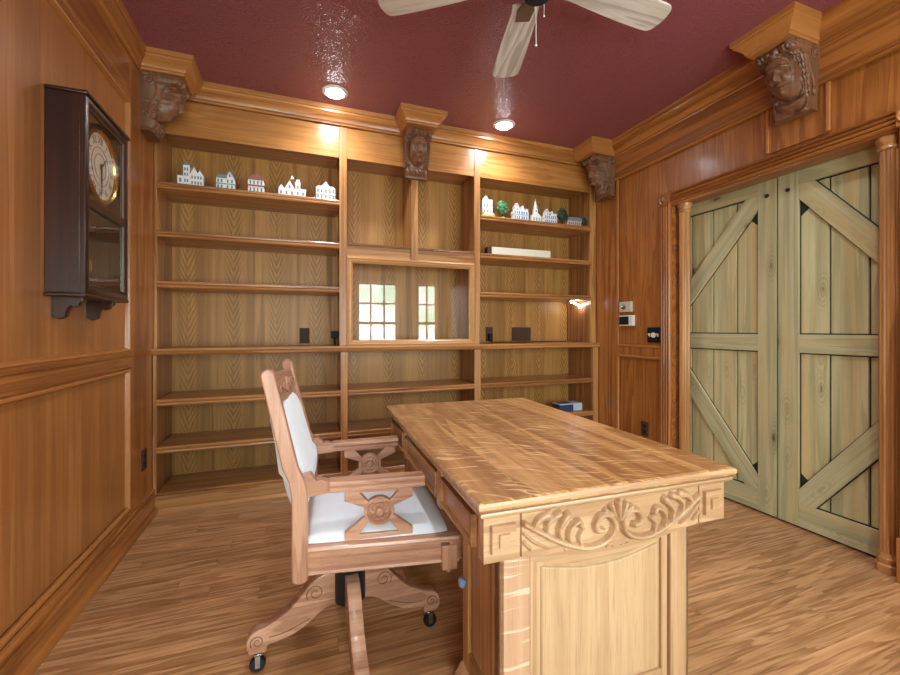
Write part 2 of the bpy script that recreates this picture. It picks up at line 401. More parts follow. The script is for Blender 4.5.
def crown(sx, sz, z0): return [(o * sx, z0 + z * sz) for o, z in CR]
structure(obj('trim_4', b, 'wallY'))
b = B(); mould_y(b, crown(.75, 1.0, H - .11), XL, 1, YN, YB); structure(obj('trim_5', b, 'crownY'), 'crown moulding over the clock wall')
b = B(); mould_y(b, crown(1.55, 1.0, H - .11), XR, -1, YN, YB); structure(obj('trim_6', b, 'crownY'), 'crown moulding over the barn doors')
b = B(); b.box(XR - .012, XR + .008, YN, YB + .3, 2.42, H)
mould_y(b, [(.01, 2.41), (.02, 2.412), (.024, 2.424), (.018, 2.438), (.012, 2.44)], XR, -1, YN, YB)
structure(obj('trim_7', b, 'crownY'), 'oak frieze board over the barn doors')
# right wall stiles, rails and panel mouldings
b = B(); x0, x1 = XR - .004, XR + .01
b.box(x0, x1, 2.80, YB + .3, 0, 2.42).box(x0, x1, DY1 + .088, 2.80, .925, 1.0).box(x0, x1, DY1 + .088, 2.8, 0, .19)
b.box(x0, x1, 1.315, 1.59, DZ + .1, 2.42)
structure(obj('trim_8', b, 'wallZ', bevel=.0015))
PR = [(-.004, -.002), (-.003, .008), (.004, .012), (.012, .01), (.02, .003), (.02, -.006), (0, -.006)]
b = B()
for (ya, yb, z0, z1) in ((DY1 + .088, 2.80, 1.0, 2.415), (DY1 + .088, 2.80, .19, .925), (1.61, 2.34, DZ + .105, 2.415), (YN, 1.30, DZ + .105, 2.415)):
    if (ya, z0) == (1.61, DZ + .105):             # over the door the panel is open towards the tall panel
        b.box(XR - .012, XR + .004, 1.59, 1.606, z0, z1); continue
    if z0 == 1.0:
        b.box(XR - .010, XR + .004, 2.785, 2.803, z0, z1); b.box(XR - .010, XR + .004, DY1 + .088, 2.803, z0 - .004, z0 + .014); continue
    if ya == YN:
        b.box(XR - .012, XR + .004, 1.298, 1.316, z0, z1); continue
    b.frame([(XR - .002, yb, z0), (XR - .002, ya, z0), (XR - .002, ya, z1), (XR - .002, yb, z1)], (-1, 0, 0), PR)
structure(obj('trim_9', b, 'mould', bevel=.003), 'panel mouldings of the door wall')
# fluted door casing with corner blocks
def reeds(n, w, h):                                # reeded profile across width w
    p = [(0, 0)]
    for i in range(n):
        for k in range(7):
            t = k / 6; p.append((w * (i + t) / n, h * .35 + h * .65 * math.sin(PI * t) ** .7))
    return p + [(w, 0)]
b = B(); CW = .085
rp = reeds(4, CW, .026)
b.prism([(XR - o, DY1 + .003 + y) for y, o in rp], 'Z', 0, DZ)
b.prism([(XR - o, DY0 - .003 - CW + y) for y, o in rp], 'Z', .2, DZ)
structure(obj('trim_10', b, 'wallZ'), 'reeded door casing')
b = B(); b.prism([(XR - o, DZ + y) for y, o in rp], 'Y', DY0 - .003, DY1 + .003)
b.box(XR - .004, 2.668, DY0 - .004, DY1 + .004, DZ - .012, DZ + .006)
b.box(XR - .004, 2.668, DY0 - .012, DY0 + .001, 0, DZ).box(XR - .004, 2.668, DY1 - .001, DY1 + .012, 0, DZ)
structure(obj('trim_11', b, 'wallY'), 'reeded door head casing')
b = B()
for yc in (DY1 + .003 + CW / 2, DY0 - .003 - CW / 2):
    b.box(XR - .034, XR, yc - CW / 2 - .004, yc + CW / 2 + .004, DZ - .004, DZ + CW + .004)
    b.lathe([(.042, XR - .034), (.044, XR - .042), (.036, XR - .046), (.03, XR - .039), (.022, XR - .037), (.018, XR - .046), (.008, XR - .05), (0, XR - .05)], (0, yc, DZ + CW / 2), 'X', 24)
b.box(XR - .036, XR, DY0 - .11, DY0 - .002, 0, .2)
structure(obj('trim_12', b, 'wallZ', bevel=.003), 'carved corner blocks and plinth of the door casing')
for nm, y in (('farther', DY1 - .058), ('nearer', 1.097)):
    r = sroot('trim_13' if nm == 'farther' else 'trim_14', (2.613, y, 0), 'fluted wooden column at the %s side of the barn doors' % nm)
    obj('shaft', B().lathe([(.036, .09), (.036, DZ - .075)], (2.613, y, 0), n=96, flute=.1, nf=12), 'oakZ', r)
    obj('capital', B().lathe([(.036, DZ - .075), (.042, DZ - .07), (.042, DZ - .058), (.038, DZ - .052), (.04, DZ - .04), (.048, DZ - .03), (.05, DZ - .014), (.05, DZ - .0125)], (2.613, y, 0), n=32), 'oakZ', r)
    obj('base', B().lathe([(.05, 0), (.052, .02), (.05, .034), (.042, .042), (.046, .055), (.047, .066), (.04, .076), (.036, .09)], (2.613, y, 0), n=32), 'oakZ', r)

# ------------------------------------------------------------------ barn doors
def barn_door(name, ya, yb, inner, label):        # inner = which edge is at the seam: 'a' (low y) or 'b'
    xf = 2.684; r = sroot(name, (xf + .03, (ya + yb) / 2, .012), label)
    z0, z1 = .012, 2.13; sw = .106; rh = .115
    pl = B(); n = 0; y = ya + .01; step = .165
    pl.box(xf + .03, xf + .05, ya + .004, yb - .004, z0 + .01, z1 - .01)
    obj('door_backing', pl, 'groove', r)
    pl = B(); y = yb - sw + .02 if inner == 'b' else ya + sw - .02; sgn = -1 if inner == 'b' else 1
    ylist = []
    while (y > ya + .02 if inner == 'b' else y < yb - .02):
        e = y + sgn * (step - .009); e = max(e, ya + .003) if inner == 'b' else min(e, yb - .003)
        ylist.append((min(y, e), max(y, e))); y += sgn * step
    for a, c in ylist: pl.box(xf + .018, xf + .032, a, c, z0 + .03, z1 - .03)
    obj('planks', pl, 'pine', r, bevel=.003)
    ins = (yb - sw, yb) if inner == 'b' else (ya, ya + sw); outs = (ya, ya + sw * .9) if inner == 'b' else (yb - sw * .9, yb)
    for s_ in (ins, outs): obj('stile', B().box(xf, xf + .02, s_[0], s_[1], z0, z1), 'pine_frameZ', r, bevel=.002)
    ia, ib = (outs[1], ins[0]) if inner == 'b' else (ins[1], outs[0])
    for a, c in ((z0, z0 + .13), (1.005, 1.11), (z1 - .16, z1)): obj('rail', B().box(xf + .001, xf + .02, ia, ib, a, c), 'pine_frameY', r, bevel=.002)
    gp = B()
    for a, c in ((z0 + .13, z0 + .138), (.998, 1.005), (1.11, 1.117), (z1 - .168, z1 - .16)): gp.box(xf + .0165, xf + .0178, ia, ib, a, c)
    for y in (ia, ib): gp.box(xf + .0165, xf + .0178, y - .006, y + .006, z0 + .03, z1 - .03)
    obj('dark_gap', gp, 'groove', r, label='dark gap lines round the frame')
    yi, yo = (ib, ia) if inner == 'b' else (ia, ib)   # yi at the seam side
    def brace(p, q, zlo, zhi):
        d = Vector((q[0] - p[0], q[1] - p[1])); L = d.length; d /= L; nn = Vector((-d.y, d.x)) * .055
        bb = B(); bb.prism([(p[0] + nn.x, p[1] + nn.y), (p[0] - nn.x, p[1] - nn.y), (q[0] - nn.x, q[1] - nn.y), (q[0] + nn.x, q[1] + nn.y)], 'X', xf + .002, xf + .0185)
        for co, no in (((0, 0, zlo), (0, 0, -1)), ((0, 0, zhi), (0, 0, 1)), ((0, ia, 0), (0, -1, 0)), ((0, ib, 0), (0, 1, 0))):
            g = bmesh.ops.bisect_plane(bb.bm, geom=bb.bm.verts[:] + bb.bm.edges[:] + bb.bm.faces[:], plane_co=co, plane_no=no, clear_outer=True)
            ed = [e for e in bb.bm.edges if e.is_boundary]
            if ed: bmesh.ops.holes_fill(bb.bm, edges=ed)
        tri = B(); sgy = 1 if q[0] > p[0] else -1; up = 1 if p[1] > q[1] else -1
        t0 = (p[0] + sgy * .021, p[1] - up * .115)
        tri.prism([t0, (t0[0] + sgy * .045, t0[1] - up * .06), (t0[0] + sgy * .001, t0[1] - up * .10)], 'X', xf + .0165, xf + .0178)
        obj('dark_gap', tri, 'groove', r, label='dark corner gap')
        th = math.atan2(d.y, d.x) - PI / 2                # lay the grain along the brace
        o_ = obj('brace', bb, 'pine_frameZ', r, bevel=.0015); Rm = Matrix.Rotation(th, 4, 'X')
        o_.data.transform(Rm.inverted()); o_.matrix_local = Rm
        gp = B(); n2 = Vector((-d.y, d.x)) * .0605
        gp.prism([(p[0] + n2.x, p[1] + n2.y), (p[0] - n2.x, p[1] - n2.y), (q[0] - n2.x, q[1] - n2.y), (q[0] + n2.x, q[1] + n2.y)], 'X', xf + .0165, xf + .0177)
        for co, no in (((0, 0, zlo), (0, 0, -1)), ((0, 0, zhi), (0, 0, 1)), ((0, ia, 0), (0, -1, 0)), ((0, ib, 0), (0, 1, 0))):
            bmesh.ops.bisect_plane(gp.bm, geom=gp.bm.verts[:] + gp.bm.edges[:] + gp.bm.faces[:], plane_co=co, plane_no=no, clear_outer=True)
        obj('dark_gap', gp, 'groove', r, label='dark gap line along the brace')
    s2 = 1 if yo > yi else -1
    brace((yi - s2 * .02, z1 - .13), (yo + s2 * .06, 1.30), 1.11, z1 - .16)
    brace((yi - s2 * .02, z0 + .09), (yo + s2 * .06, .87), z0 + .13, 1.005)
    bt = B(); yc = (ins[0] + ins[1]) / 2; bt.lathe([(.012, xf), (.011, xf - .006), (.005, xf - .009), (0, xf - .009)], (0, yc, 1.955), 'X', 12)
    obj('bolt', bt, 'ink', r)
YS = 1.625
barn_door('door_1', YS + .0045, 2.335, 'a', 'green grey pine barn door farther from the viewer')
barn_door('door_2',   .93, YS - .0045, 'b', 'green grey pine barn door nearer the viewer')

# ------------------------------------------------------------------ built-in bookcase
bk = thing('bookcase', 'wall-wide built-in honey oak bookcase with open shelves and a glazed cabinet', 'bookcase', (.85, 3.2, 0))
SX = [(-.868 + .011, -.842), (.272, .325), (1.337, 1.388), (2.49, 2.551)]           # stiles, upper part
LX = [(-.856, -.836), (.278, .328), (1.325, 1.381), (2.492, 2.551)]                 # stiles, lower part
obj('back_panel', B().box(-.85, 2.545, YK, YK + .02, .02, 2.6), 'back', bk)
for i, (a, c) in enumerate(SX):
    obj('stile', B().box(a, c, YB, YB + .02, 1.018, 2.61), 'oakZ', bk, bevel=.002)
    la, lc = LX[i]; obj('stile', B().box(la, lc, YBL, YBL + .02, 0, .976), 'oakZ', bk, bevel=.002)
for i in range(4):
    a, c = SX[i]; a, c = {0: (-.856, -.842), 1: (.286, .312), 2: (1.35, 1.376), 3: (2.49, 2.55)}[i]
    obj('upright', B().box(a, c, YB + .02, YK, 1.018, 2.61), 'shelfZ', bk)
    obj('upright', B().box(a, c if i < 3 else 2.55, YBL + .02, YK, 0, .976), 'shelfZ', bk)
SP = [(0, 0), (-.006, .002), (-.010, .010), (-.008, .018), (-.004, .021), (-.009, .026), (-.010, .034), (-.006, .041), (0, .042)]
def shelf_board(x0, x1, yf, z, mat='shelfX', yb=YK, t=.042):
    b = B(); pts = [(yf + o, z - t + q * t / .042) for o, q in SP] + [(yb, z), (yb, z - t)]
    b.prism(pts, 'X', x0, x1); return b
bays = [(-.842, .272), (.325, 1.337), (1.388, 2.49)]
for i in (0, 2):
    for z in (2.075, 1.765, 1.446):
        obj('shelf', shelf_board(bays[i][0], bays[i][1], YB + .004, z), 'shelfX', bk)
lb = [(-.836, .278), (.328, 1.325), (1.381, 2.492)]
for i in range(3):
    for z in (.700, .402): obj('shelf', shelf_board(lb[i][0], lb[i][1], YBL + .004, z), 'shelfX', bk)
    obj('bottom_shelf', shelf_board(lb[i][0], lb[i][1], YBL + .004, .112, t=.02), 'shelfX', bk)
obj('plinth', B().box(-.836, 2.492, YBL - .002, YBL + .018, 0, .093), 'oakX', bk, bevel=.002)
obj('plinth_bead', B().prism([(YBL - .002, 0), (YBL - .016, 0), (YBL - .014, .012), (YBL - .006, .018), (YBL - .002, .018)], 'X', -.83, 2.55), 'oakX', bk)
b = B(); b.prism([(YBL - .004, .976), (YBL - .02, .98), (YBL - .026, .99), (YBL - .02, 1.0), (YBL - .026, 1.006), (YBL - .024, 1.018), (YK, 1.018), (YK, .976)], 'X', -.857, 2.551)
obj('ledge', b, 'oakX', bk)
# frieze with crown, three boards between the stiles
for a, c in bays: obj('frieze_board', B().box(a, c, YB + .006, YB + .026, 2.385, 2.61), 'frieze', bk, bevel=.002)
b = B()
for a, c in bays: b.box(a, c, YB + .026, YK, 2.42, 2.44)
obj('bay_ceiling', b, 'shelfX', bk)
b = B(); b.prism([(YB - o, z) for o, z in crown(.95, .98, H - .108)] + [(YB + .03, H), (YB + .03, H - .108)], 'X', XL, XR)
obj('crown_moulding', b, 'crown', bk)
# small pigeon holes over the glazed cabinet
obj('shelf', shelf_board(.325, 1.337, YB + .004, 1.772, t=.02), 'shelfX', bk)
obj('divider', B().box(.806, .86, YB - .010, YB + .02, 1.674, 2.385).box(.820, .846, YB + .02, YK, 1.772, 2.42), 'oakZ', bk, bevel=.002)
obj('cabinet_rail', B().box(.325, 1.337, YB + .009, YB + .024, 1.66, 1.752), 'oakX', bk)
obj('cabinet_top', B().box(.325, 1.337, YB + .024, YK, 1.70, 1.715), 'shelfX', bk)
b = B(); b.frame([(.325, YB + .006, 1.018), (1.337, YB + .006, 1.018), (1.337, YB + .006, 1.672), (.325, YB + .006, 1.672)], (0, -1, 0),
                 [(0, -.02), (0, .014), (.012, .02), (.02, .014), (.028, .016), (.036, .008), (.045, .002), (.045, -.02)])
door = obj('glazed_door', b, 'cabinet_frame', bk)
obj('pane', B().box(.365, 1.295, YB - .002, YB + .001, 1.058, 1.632), 'glass', door)

# ------------------------------------------------------------------ corbels with carved heads
def corbel(label, loc, rz, capw, capd, kind, left_ext=0, right_ext=0, proj=.22, w=.19, h=.335, mat='carving'):
    """faces local -Y; z of loc = underside of the cap"""
    r = thing('corbel', label, 'corbel', loc, rz, 'carved corbels under the crown moulding')
    # cap: crown profile carried round three sides
    rs = []
    for o, z in CR[:-1] + []:
        oo, zz = o * .95, z * (H - loc[2]) / .11
        rs.append([(-capw / 2 - oo - left_ext, 0, zz), (-capw / 2 - oo - left_ext, -capd - oo, zz), (capw / 2 + oo + right_ext, -capd - oo, zz), (capw / 2 + oo + right_ext, 0, zz)])
    rs[0] = [(x, y, 0) for x, y, z in rs[0]]
    obj('cap', B().rings(rs), 'mould', r, local=True, smooth=25)
    n, m = 97, 73
    v = np.linspace(0, 1, n)[:, None]; u = np.linspace(-1, 1, m)[None, :]
    g = lambda x, c, s: np.exp(-((x - c) / s) ** 2)
    base = np.interp(v, [0, .06, .12, .25, .42, .55, .68, .8, .92, 1], np.array([.22, .225, .205, .165, .145, .125, .10, .082, .07, .055]) * proj / .22)
    d = base * (1 - .12 * np.abs(u) ** 3)
    e = 1 - (u / .74) ** 2 - ((v - .43) / .31) ** 2
    head = np.sqrt(np.clip(e, 0, 1)); hm = np.clip(e * 3, 0, 1)
    d = d - .018 * (1 - hm) * (v > .14) * (v < .8) + .055 * head
    d += .030 * g(u, 0, .11) * np.clip((v - .32) / .18, 0, 1) * (v < .53) * np.clip((.535 - v) / .02, 0, 1)
    d += .006 * (g(u, .1, .05) + g(u, -.1, .05)) * g(v, .51, .02)
    for s in (-1, 1):
        d += -.020 * g(u, s * .28, .17) * g(v, .395, .03)
        d += .012 * g(u, s * .27, .12) * g(v, .40, .017)
        d += .014 * g(v, .345 - .02 * np.cos((u - s * .28) * 4), .016) * g(u, s * .28, .22)
        d += .012 * g(u, s * .38, .17) * g(v, .49, .05)
    d += .011 * (g(v, .578 + .02 * u ** 2, .012) * g(u, 0, .2) + g(v, .612 - .03 * u ** 2, .013) * g(u, 0, .17)) - .006 * g(v, .594, .006) * g(u, 0, .24)
    d += .014 * g(u, 0, .17) * g(v, .675, .03)
    hair = (np.abs(u) > .62) & (v > .16) & (v < .75)
    d += np.where(hair, .007 * np.cos(v * 38 + np.abs(u) * 26) * np.cos(v * 31 - np.abs(u) * 30) * np.clip((1 - np.abs(u)) / .15, 0, 1), 0)
    d += .016 * g(v, .225 + .05 * u ** 2, .028) * (np.abs(u) < .8)                                          # head band
    d += np.where(v < .19, .014 * np.abs(np.cos(u * 8.2)) * np.sin(np.clip(v / .19, 0, 1) * PI), 0)          # leaves of the crest
    if kind == 'beard':
        bm_ = np.clip((v - .58) / .08, 0, 1) * np.clip((.93 - v) / .1, 0, 1) * (np.abs(u) < .75)
        d += bm_ * (.03 * g(u, 0, .45) + .012 * np.cos(u * 19 + np.sin(v * 26) * 1.3)); d += .012 * g(v, .56, .018) * g(u, 0, .3)
    elif kind == 'helmet':
        cord = np.abs(np.sqrt((u / .66) ** 2 + ((v - .43) / .29) ** 2) - 1)
        d += .014 * np.exp(-(cord / .07) ** 2)
        d += .012 * g(v, .17, .05) * np.abs(np.cos(u * 5)); d += .010 * np.cos(v * 30 + u * u * 4) * (v > .72) * (np.abs(u) < .85)
        d += .012 * g(v, .565, .012) * g(u, 0, .33)
    else:
        d += np.where((v > .76) & (v < .97), .018 * np.abs(np.cos(u * 7.5)) * np.sin((v - .76) / .21 * PI), 0)
    for s in (-1, 1):                                                                                        # volutes at the top corners
        q = np.sqrt(((u - s * .82) * .095) ** 2 + ((v - .1) * h) ** 2); d += np.where(q < .034, .012 + .006 * np.cos(q * 420), 0)
    d += np.where(v > .95, .014, 0)
    d = np.maximum(d, .02)
    wid = np.interp(v, [0, .2, .6, .92, 1], [1.0, .99, .92, .84, .9]) * w / 2
    P = np.zeros((n, m, 3)); P[..., 0] = u * wid; P[..., 1] = -d; P[..., 2] = -v * h + 0 * u
    # close: add sides back to the wall
    Q = np.zeros((n + 2, m + 2, 3)); Q[1:-1, 1:-1] = P
    Q[0, 1:-1] = P[0]; Q[-1, 1:-1] = P[-1]; Q[1:-1, 0] = P[:, 0]; Q[1:-1, -1] = P[:, -1]
    Q[0, 0] = P[0, 0]; Q[0, -1] = P[0, -1]; Q[-1, 0] = P[-1, 0]; Q[-1, -1] = P[-1, -1]
    Q[0, :, 1] = 0; Q[-1, :, 1] = 0; Q[:, 0, 1] = 0; Q[:, -1, 1] = 0
    b = B().grid(Q); bmesh.ops.remove_doubles(b.bm, verts=b.bm.verts, dist=1e-5)
    hd = obj('carved_head', b, mat, r, local=True, smooth=60)
    for s in (-1, 1):                                 # scrolls on the cheeks of the bracket
        b = B(); x = s * w / 2
        for cy, cz, r0 in ((-.042, -.048, .036), (-.03, -h * .72, .022)):
            b.tube([(x * (1 if cz > -.1 else .93), cy + r0 * (1 - .8 * q) * math.cos(9.5 * q + 1), cz + r0 * (1 - .8 * q) * math.sin(9.5 * q + 1)) for q in np.linspace(0, 1, 30)], .006, 6)
        b.tube([(x * .97, p_[0], p_[1]) for p_ in smoothpath([(-.078, -.05), (-.085, -.11), (-.06, -.17), (-.045, -.22)], 6)], .006, 6)
        obj('side_scroll', b, mat, hd, local=True)
    return r
CZ = H - .1
corbel('carved woman head corbel at the middle of the bookcase crown', (.838, YB - .0, CZ), 0, .21, .195, 'woman', proj=.15)
corbel('carved corbel in the corner above the wall clock', (XL, 2.895, CZ), PI / 2, .19, .215, 'woman', right_ext=0, proj=.2)
corbel('carved bearded head corbel in the corner between the bookcase and the panelled door wall', (XR - .012, 2.905, CZ), -PI / 2, .19, .235, 'beard', proj=.2)
corbel('carved helmeted head corbel above the barn doors', (XR - .012, 1.437, CZ), -PI / 2, .18, .24, 'helmet', proj=.2, w=.2)

# ------------------------------------------------------------------ desk
DC = (.769, 1.408); DR = math.radians(-2.0)
dk = thing('desk', 'antique oak pedestal desk with carved front apron in the middle of the room', 'desk', (*DC, 0), DR)
hx, hy, DT = .382, .61, .76
prof = [(0, .76), (.006, .7575), (.009, .752), (.0085, .745), (.004, .740), (-.006, .7385), (-.006, .7345), (.0, .733), (.002, .729), (.0, .724), (-.006, .7215), (-.012, .716)]
rs = [[(-hx - o + .008, -hy - o + .008, z), (hx + o - .008, -hy - o + .008, z), (hx + o - .008, hy + o - .008, z), (-hx - o + .008, hy + o - .008, z)] for o, z in prof]
obj('desktop', B().rings([[(x, y, .7605) for x, y, z in rs[0]], rs[0], rs[1], [(x, y, .74) for x, y, z in rs[1]]]), 'desktop', dk, local=True, smooth=30)
for p_ in rs[1]: pass
obj('edge_moulding', B().rings([[(x, y, z - .0004) for x, y, z in q] for q in rs[1:]]), 'deskX', dk, local=True, smooth=30)
ax, ay = .355, .585
# carved aprons front and back: relief built from strokes
def carved_apron():
    W, Hh = .362, .102; n, m = 60, 380
    xs = np.linspace(-W, W, m)[None, :].repeat(n, 0); t = np.linspace(0, 1, n)[:, None]
    bot = -.024 * np.clip(1 - (xs / .27) ** 2, 0, 1) ** 1.3
    zs = bot + (Hh - bot) * t
    ah = np.abs(xs); h = np.zeros_like(xs)
    def stroke(pts, w0, w1, amp, k=8):
        nonlocal h
        p = smoothpath(pts, k); L = len(p)
        for i, q in enumerate(p):
            f = i / (L - 1); ww = w0 + (w1 - w0) * f
            dd = np.sqrt((ah - q[0]) ** 2 + (zs - q[1]) ** 2) / ww
            h = np.maximum(h, amp * np.sqrt(np.clip(1 - dd * dd, 0, 1)))
    # S-shaped band with the big scroll
    stroke([(.262, .078), (.225, .055), (.18, .028), (.13, .006), (.085, -.004), (.045, .002), (.02, .02), (.014, .045), (.03, .066), (.055, .067), (.068, .05), (.062, .034), (.048, .032)], .007, .0085, .012)
    stroke([(.262, .055), (.235, .03), (.2, .012)], .004, .003, .007); stroke([(.262, .034), (.245, .015)], .004, .003, .007)
    stroke([(.24, .062), (.225, .082), (.2, .09)], .005, .012, .010); stroke([(.2, .042), (.205, .066), (.188, .082), (.172, .088)], .004, .010, .011)
    stroke([(.165, .024), (.172, .05), (.16, .07), (.148, .082)], .004, .011, .012); stroke([(.14, .014), (.146, .036), (.136, .056), (.118, .064), (.112, .054)], .004, .008, .012)
    stroke([(.11, .006), (.115, .026), (.104, .04)], .004, .007, .010)
    stroke([(0, .052), (0, .094)], .004, .009, .012); stroke([(.006, .052), (.018, .078), (.022, .088)], .004, .008, .011); stroke([(.01, .06), (.034, .078), (.04, .08)], .003, .006, .010)
    for q in ((.03, -.012), (.012, -.014), (.15, .0)): stroke([q, (q[0] + .002, q[1])], .0035, .0035, .004)
    blk = (ah > .285) & (ah < .345) & (zs > .022) & (zs < .085); h = np.where(blk, np.maximum(h, .007), h)
    b2 = (ah > .302) & (ah < .328) & (zs > .038) & (zs < .066); h = np.where(b2, .011, h)
    h = np.where((ah > .268) & (ah < .272), -.005, h)
    h = h * 1.35
    P = np.zeros((n, m, 3)); P[..., 0] = xs; P[..., 1] = -h; P[..., 2] = zs
    Q = np.zeros((n + 2, m + 2, 3)); Q[1:-1, 1:-1] = P; Q[0, 1:-1] = P[0]; Q[-1, 1:-1] = P[-1]; Q[1:-1, 0] = P[:, 0]; Q[1:-1, -1] = P[:, -1]
    for a in (0, -1):
        for c in (0, -1): Q[a, c] = P[a, c]
    for sl in (np.s_[0, :], np.s_[-1, :], np.s_[:, 0], np.s_[:, -1]): Q[sl + (1,)] = .03
    return B().grid(Q)
for s in (1, -1):
    b = carved_apron(); b.moved(Matrix.Rotation(0 if s == 1 else PI, 4, 'Z') @ Matrix.Translation((0, -ay - .003, .614)))
    obj('carved_apron', b, 'deskX', dk, local=True, smooth=50)
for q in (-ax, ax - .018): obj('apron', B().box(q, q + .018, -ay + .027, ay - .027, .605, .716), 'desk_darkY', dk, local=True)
def drawer_front(y0, y1, side=-1):
    b = B(); x = side * ax
    b.box(min(x, x + side * .008), max(x, x + side * .008), y0, y1, .624, .702)
    c = [(x + side * .008, y0 if side > 0 else y1, .624), (x + side * .008, y1 if side > 0 else y0, .624), (x + side * .008, y1 if side > 0 else y0, .702), (x + side * .008, y0 if side > 0 else y1, .702)]
    b.frame(c, (side, 0, 0), [(0, -.001), (0, .007), (.006, .009), (.012, .003), (.014, -.001)])
    return b
for side in (-1, 1):
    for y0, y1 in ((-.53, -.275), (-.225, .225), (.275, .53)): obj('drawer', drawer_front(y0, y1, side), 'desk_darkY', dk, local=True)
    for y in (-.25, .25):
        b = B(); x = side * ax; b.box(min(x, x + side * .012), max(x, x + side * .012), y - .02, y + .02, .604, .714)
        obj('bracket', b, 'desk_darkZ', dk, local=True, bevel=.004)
pl, px, pz = .303, .283, .614
for s in (-1, 1):                                  # near and far pedestal
    yo, yi = s * .545, (-.288 if s < 0 else .372)
    y0, y1 = min(yo, yi), max(yo, yi)
    pd = obj('pedestal', B().box(-pl + .012, px - .012, y0 + .014, y1 - .012, .02, pz), 'desk_panel', dk, local=True)
    # outer face: posts, rails with a curved head, raised panel
    yf = yo; d = -s
    def yb_(a, b2): return (min(yf + d * a, yf + d * b2), max(yf + d * a, yf + d * b2))
    for x0, x1 in ((-pl, -pl + .082), (px - .066, px)):
        q = yb_(0, .03); obj('post', B().box(x0, x1, q[0], q[1], .02, pz), 'desk_post' if x0 < 0 else 'deskZ', pd, local=True, bevel=.003)
    q = yb_(.006, .016)
    arc = [(-pl + .085 + (pl + px - .154) * i / 20, .57 - .034 * math.sin(PI * i / 20) ** 1.0) for i in range(21)]
    obj('head_rail', B().prism([(-pl + .085, pz)] + arc + [(px - .069, pz)], 'Y', q[0], q[1]), 'deskX', pd, local=True)
    for x0, x1 in ((-pl + .085, -pl + .108), (px - .092, px - .071)):
        obj('panel_stile', B().box(x0, x1, q[0], q[1], .02, .57), 'deskZ', pd, local=True, bevel=.002)
    obj('bottom_rail', B().box(-pl + .108, px - .092, q[0], q[1], .02, .2), 'deskX', pd, local=True, bevel=.002)
    arc2 = [(x_, z_ - .012) for x_, z_ in arc if -pl + .118 < x_ < px - .1]
    qq = yb_(.009, .02); arc2 = [(-pl + .118, arc2[0][1] + .002)] + arc2 + [(px - .1, arc2[-1][1] + .002)]
    obj('panel', B().prism([(-pl + .118, .208)] + arc2 + [(px - .1, .208)], 'Y', qq[0], qq[1]), 'desk_panel', pd, local=True, bevel=.005)
    # side faces with framed doors
    for sx in (-1, 1):
        x = px if sx > 0 else -pl; xa, xb = sorted((x, x - sx * .014)); dr = B()
        dr.box(xa, xb, y0 + .0, y0 + .05, .02, .6).box(xa, xb, y1 - .045, y1, .02, .6).box(xa, xb, y0 + .05, y1 - .045, .55, .6).box(xa, xb, y0 + .05, y1 - .045, .02, .21)
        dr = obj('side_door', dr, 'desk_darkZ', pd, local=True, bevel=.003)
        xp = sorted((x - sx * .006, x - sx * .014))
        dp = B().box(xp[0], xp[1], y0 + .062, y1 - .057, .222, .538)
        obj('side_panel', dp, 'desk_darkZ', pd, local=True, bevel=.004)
    if s == -1:
        kb = B().lathe([(.006, -pl), (.006, -pl - .004), (.013, -pl - .006), (.015, -pl - .012), (.010, -pl - .018), (0, -pl - .019)], (0, yi - .02, .40), 'X', 16)
        obj('knob', kb, 'glassknob', pd, local=True, label='small blue glass knob')
    bp = [(0, 0), (.022, 0), (.022, .085), (.016, .09), (.018, .11), (.01, .13), (.004, .15), (0, .155)]
    rr = [[(-pl - o, y0 - o, z), (px + o, y0 - o, z), (px + o, y1 + o, z), (-pl - o, y1 + o, z)] for o, z in bp[1:]]
    obj('base_moulding', B().rings(rr), 'deskX' if s == -1 else 'desk_darkX', pd, local=True, smooth=30)

# ------------------------------------------------------------------ swivel armchair
CH = (.201, 1.55)
ch = thing('desk_chair', 'antique oak swivel armchair with pale blue upholstery pushed up to the desk', 'chair', (*CH, 0), math.radians(-5.5))
def hw(u, s=-1): return .25 + (u + .135) * .085 if s < 0 else .236 + (u + .135) * .03          # half width of the seat
u0, u1 = -.17, .312
SEAT = .468
for s in (-1, 1):                                  # side rails with stepped moulding
    def rail_ring(u):
        o = hw(u, s); pr = [(0, .478), (.007, .476), (.010, .468), (.003, .462), (.003, .457), (-.009, .451), (-.009, .440), (-.003, .436), (-.003, .418), (-.009, .414), (-.009, .408), (.005, .404), (.007, .396), (0, .39), (-.03, .39), (-.03, .478)]
        return [(u, s * (o + a), z) for a, z in pr]
    obj('seat_rail', B().rings([rail_ring(u0 + .01), rail_ring(u1)]), 'chairX', ch, local=True, smooth=25)
o, o2 = hw(u1) + .004, hw(u1, 1) + .004
b = B(); b.prism([(u1 - .03, .478), (u1 + .012, .476), (u1 + .014, .466), (u1 + .006, .46), (u1 + .004, .412), (u1 + .01, .40), (u1 - .03, .39)], 'Y', -o, o2)
obj('front_rail', b, 'chairY', ch, local=True)
obj('back_rail', B().box(u0 - .01, u0 + .02, -.21, .21, .40, .462), 'chairY', ch, local=True)
for s in (-1, 1):                                  # stub feet under the front corners
    o = hw(u1, s) + .004
    b = B(); b.box(u1 - .057, u1 - .006, s * o - .028, s * o + .006, .372, .45) if s > 0 else b.box(u1 - .057, u1 - .006, s * o - .006, s * o + .028, .372, .45)
    b.lathe([(.004, .357), (.009, .362), (.009, .368), (.006, .373)], (u1 - .032, s * (o - .011), 0), n=12)
    obj('corner_drop', b, 'chairZ', ch, local=True, bevel=.003)
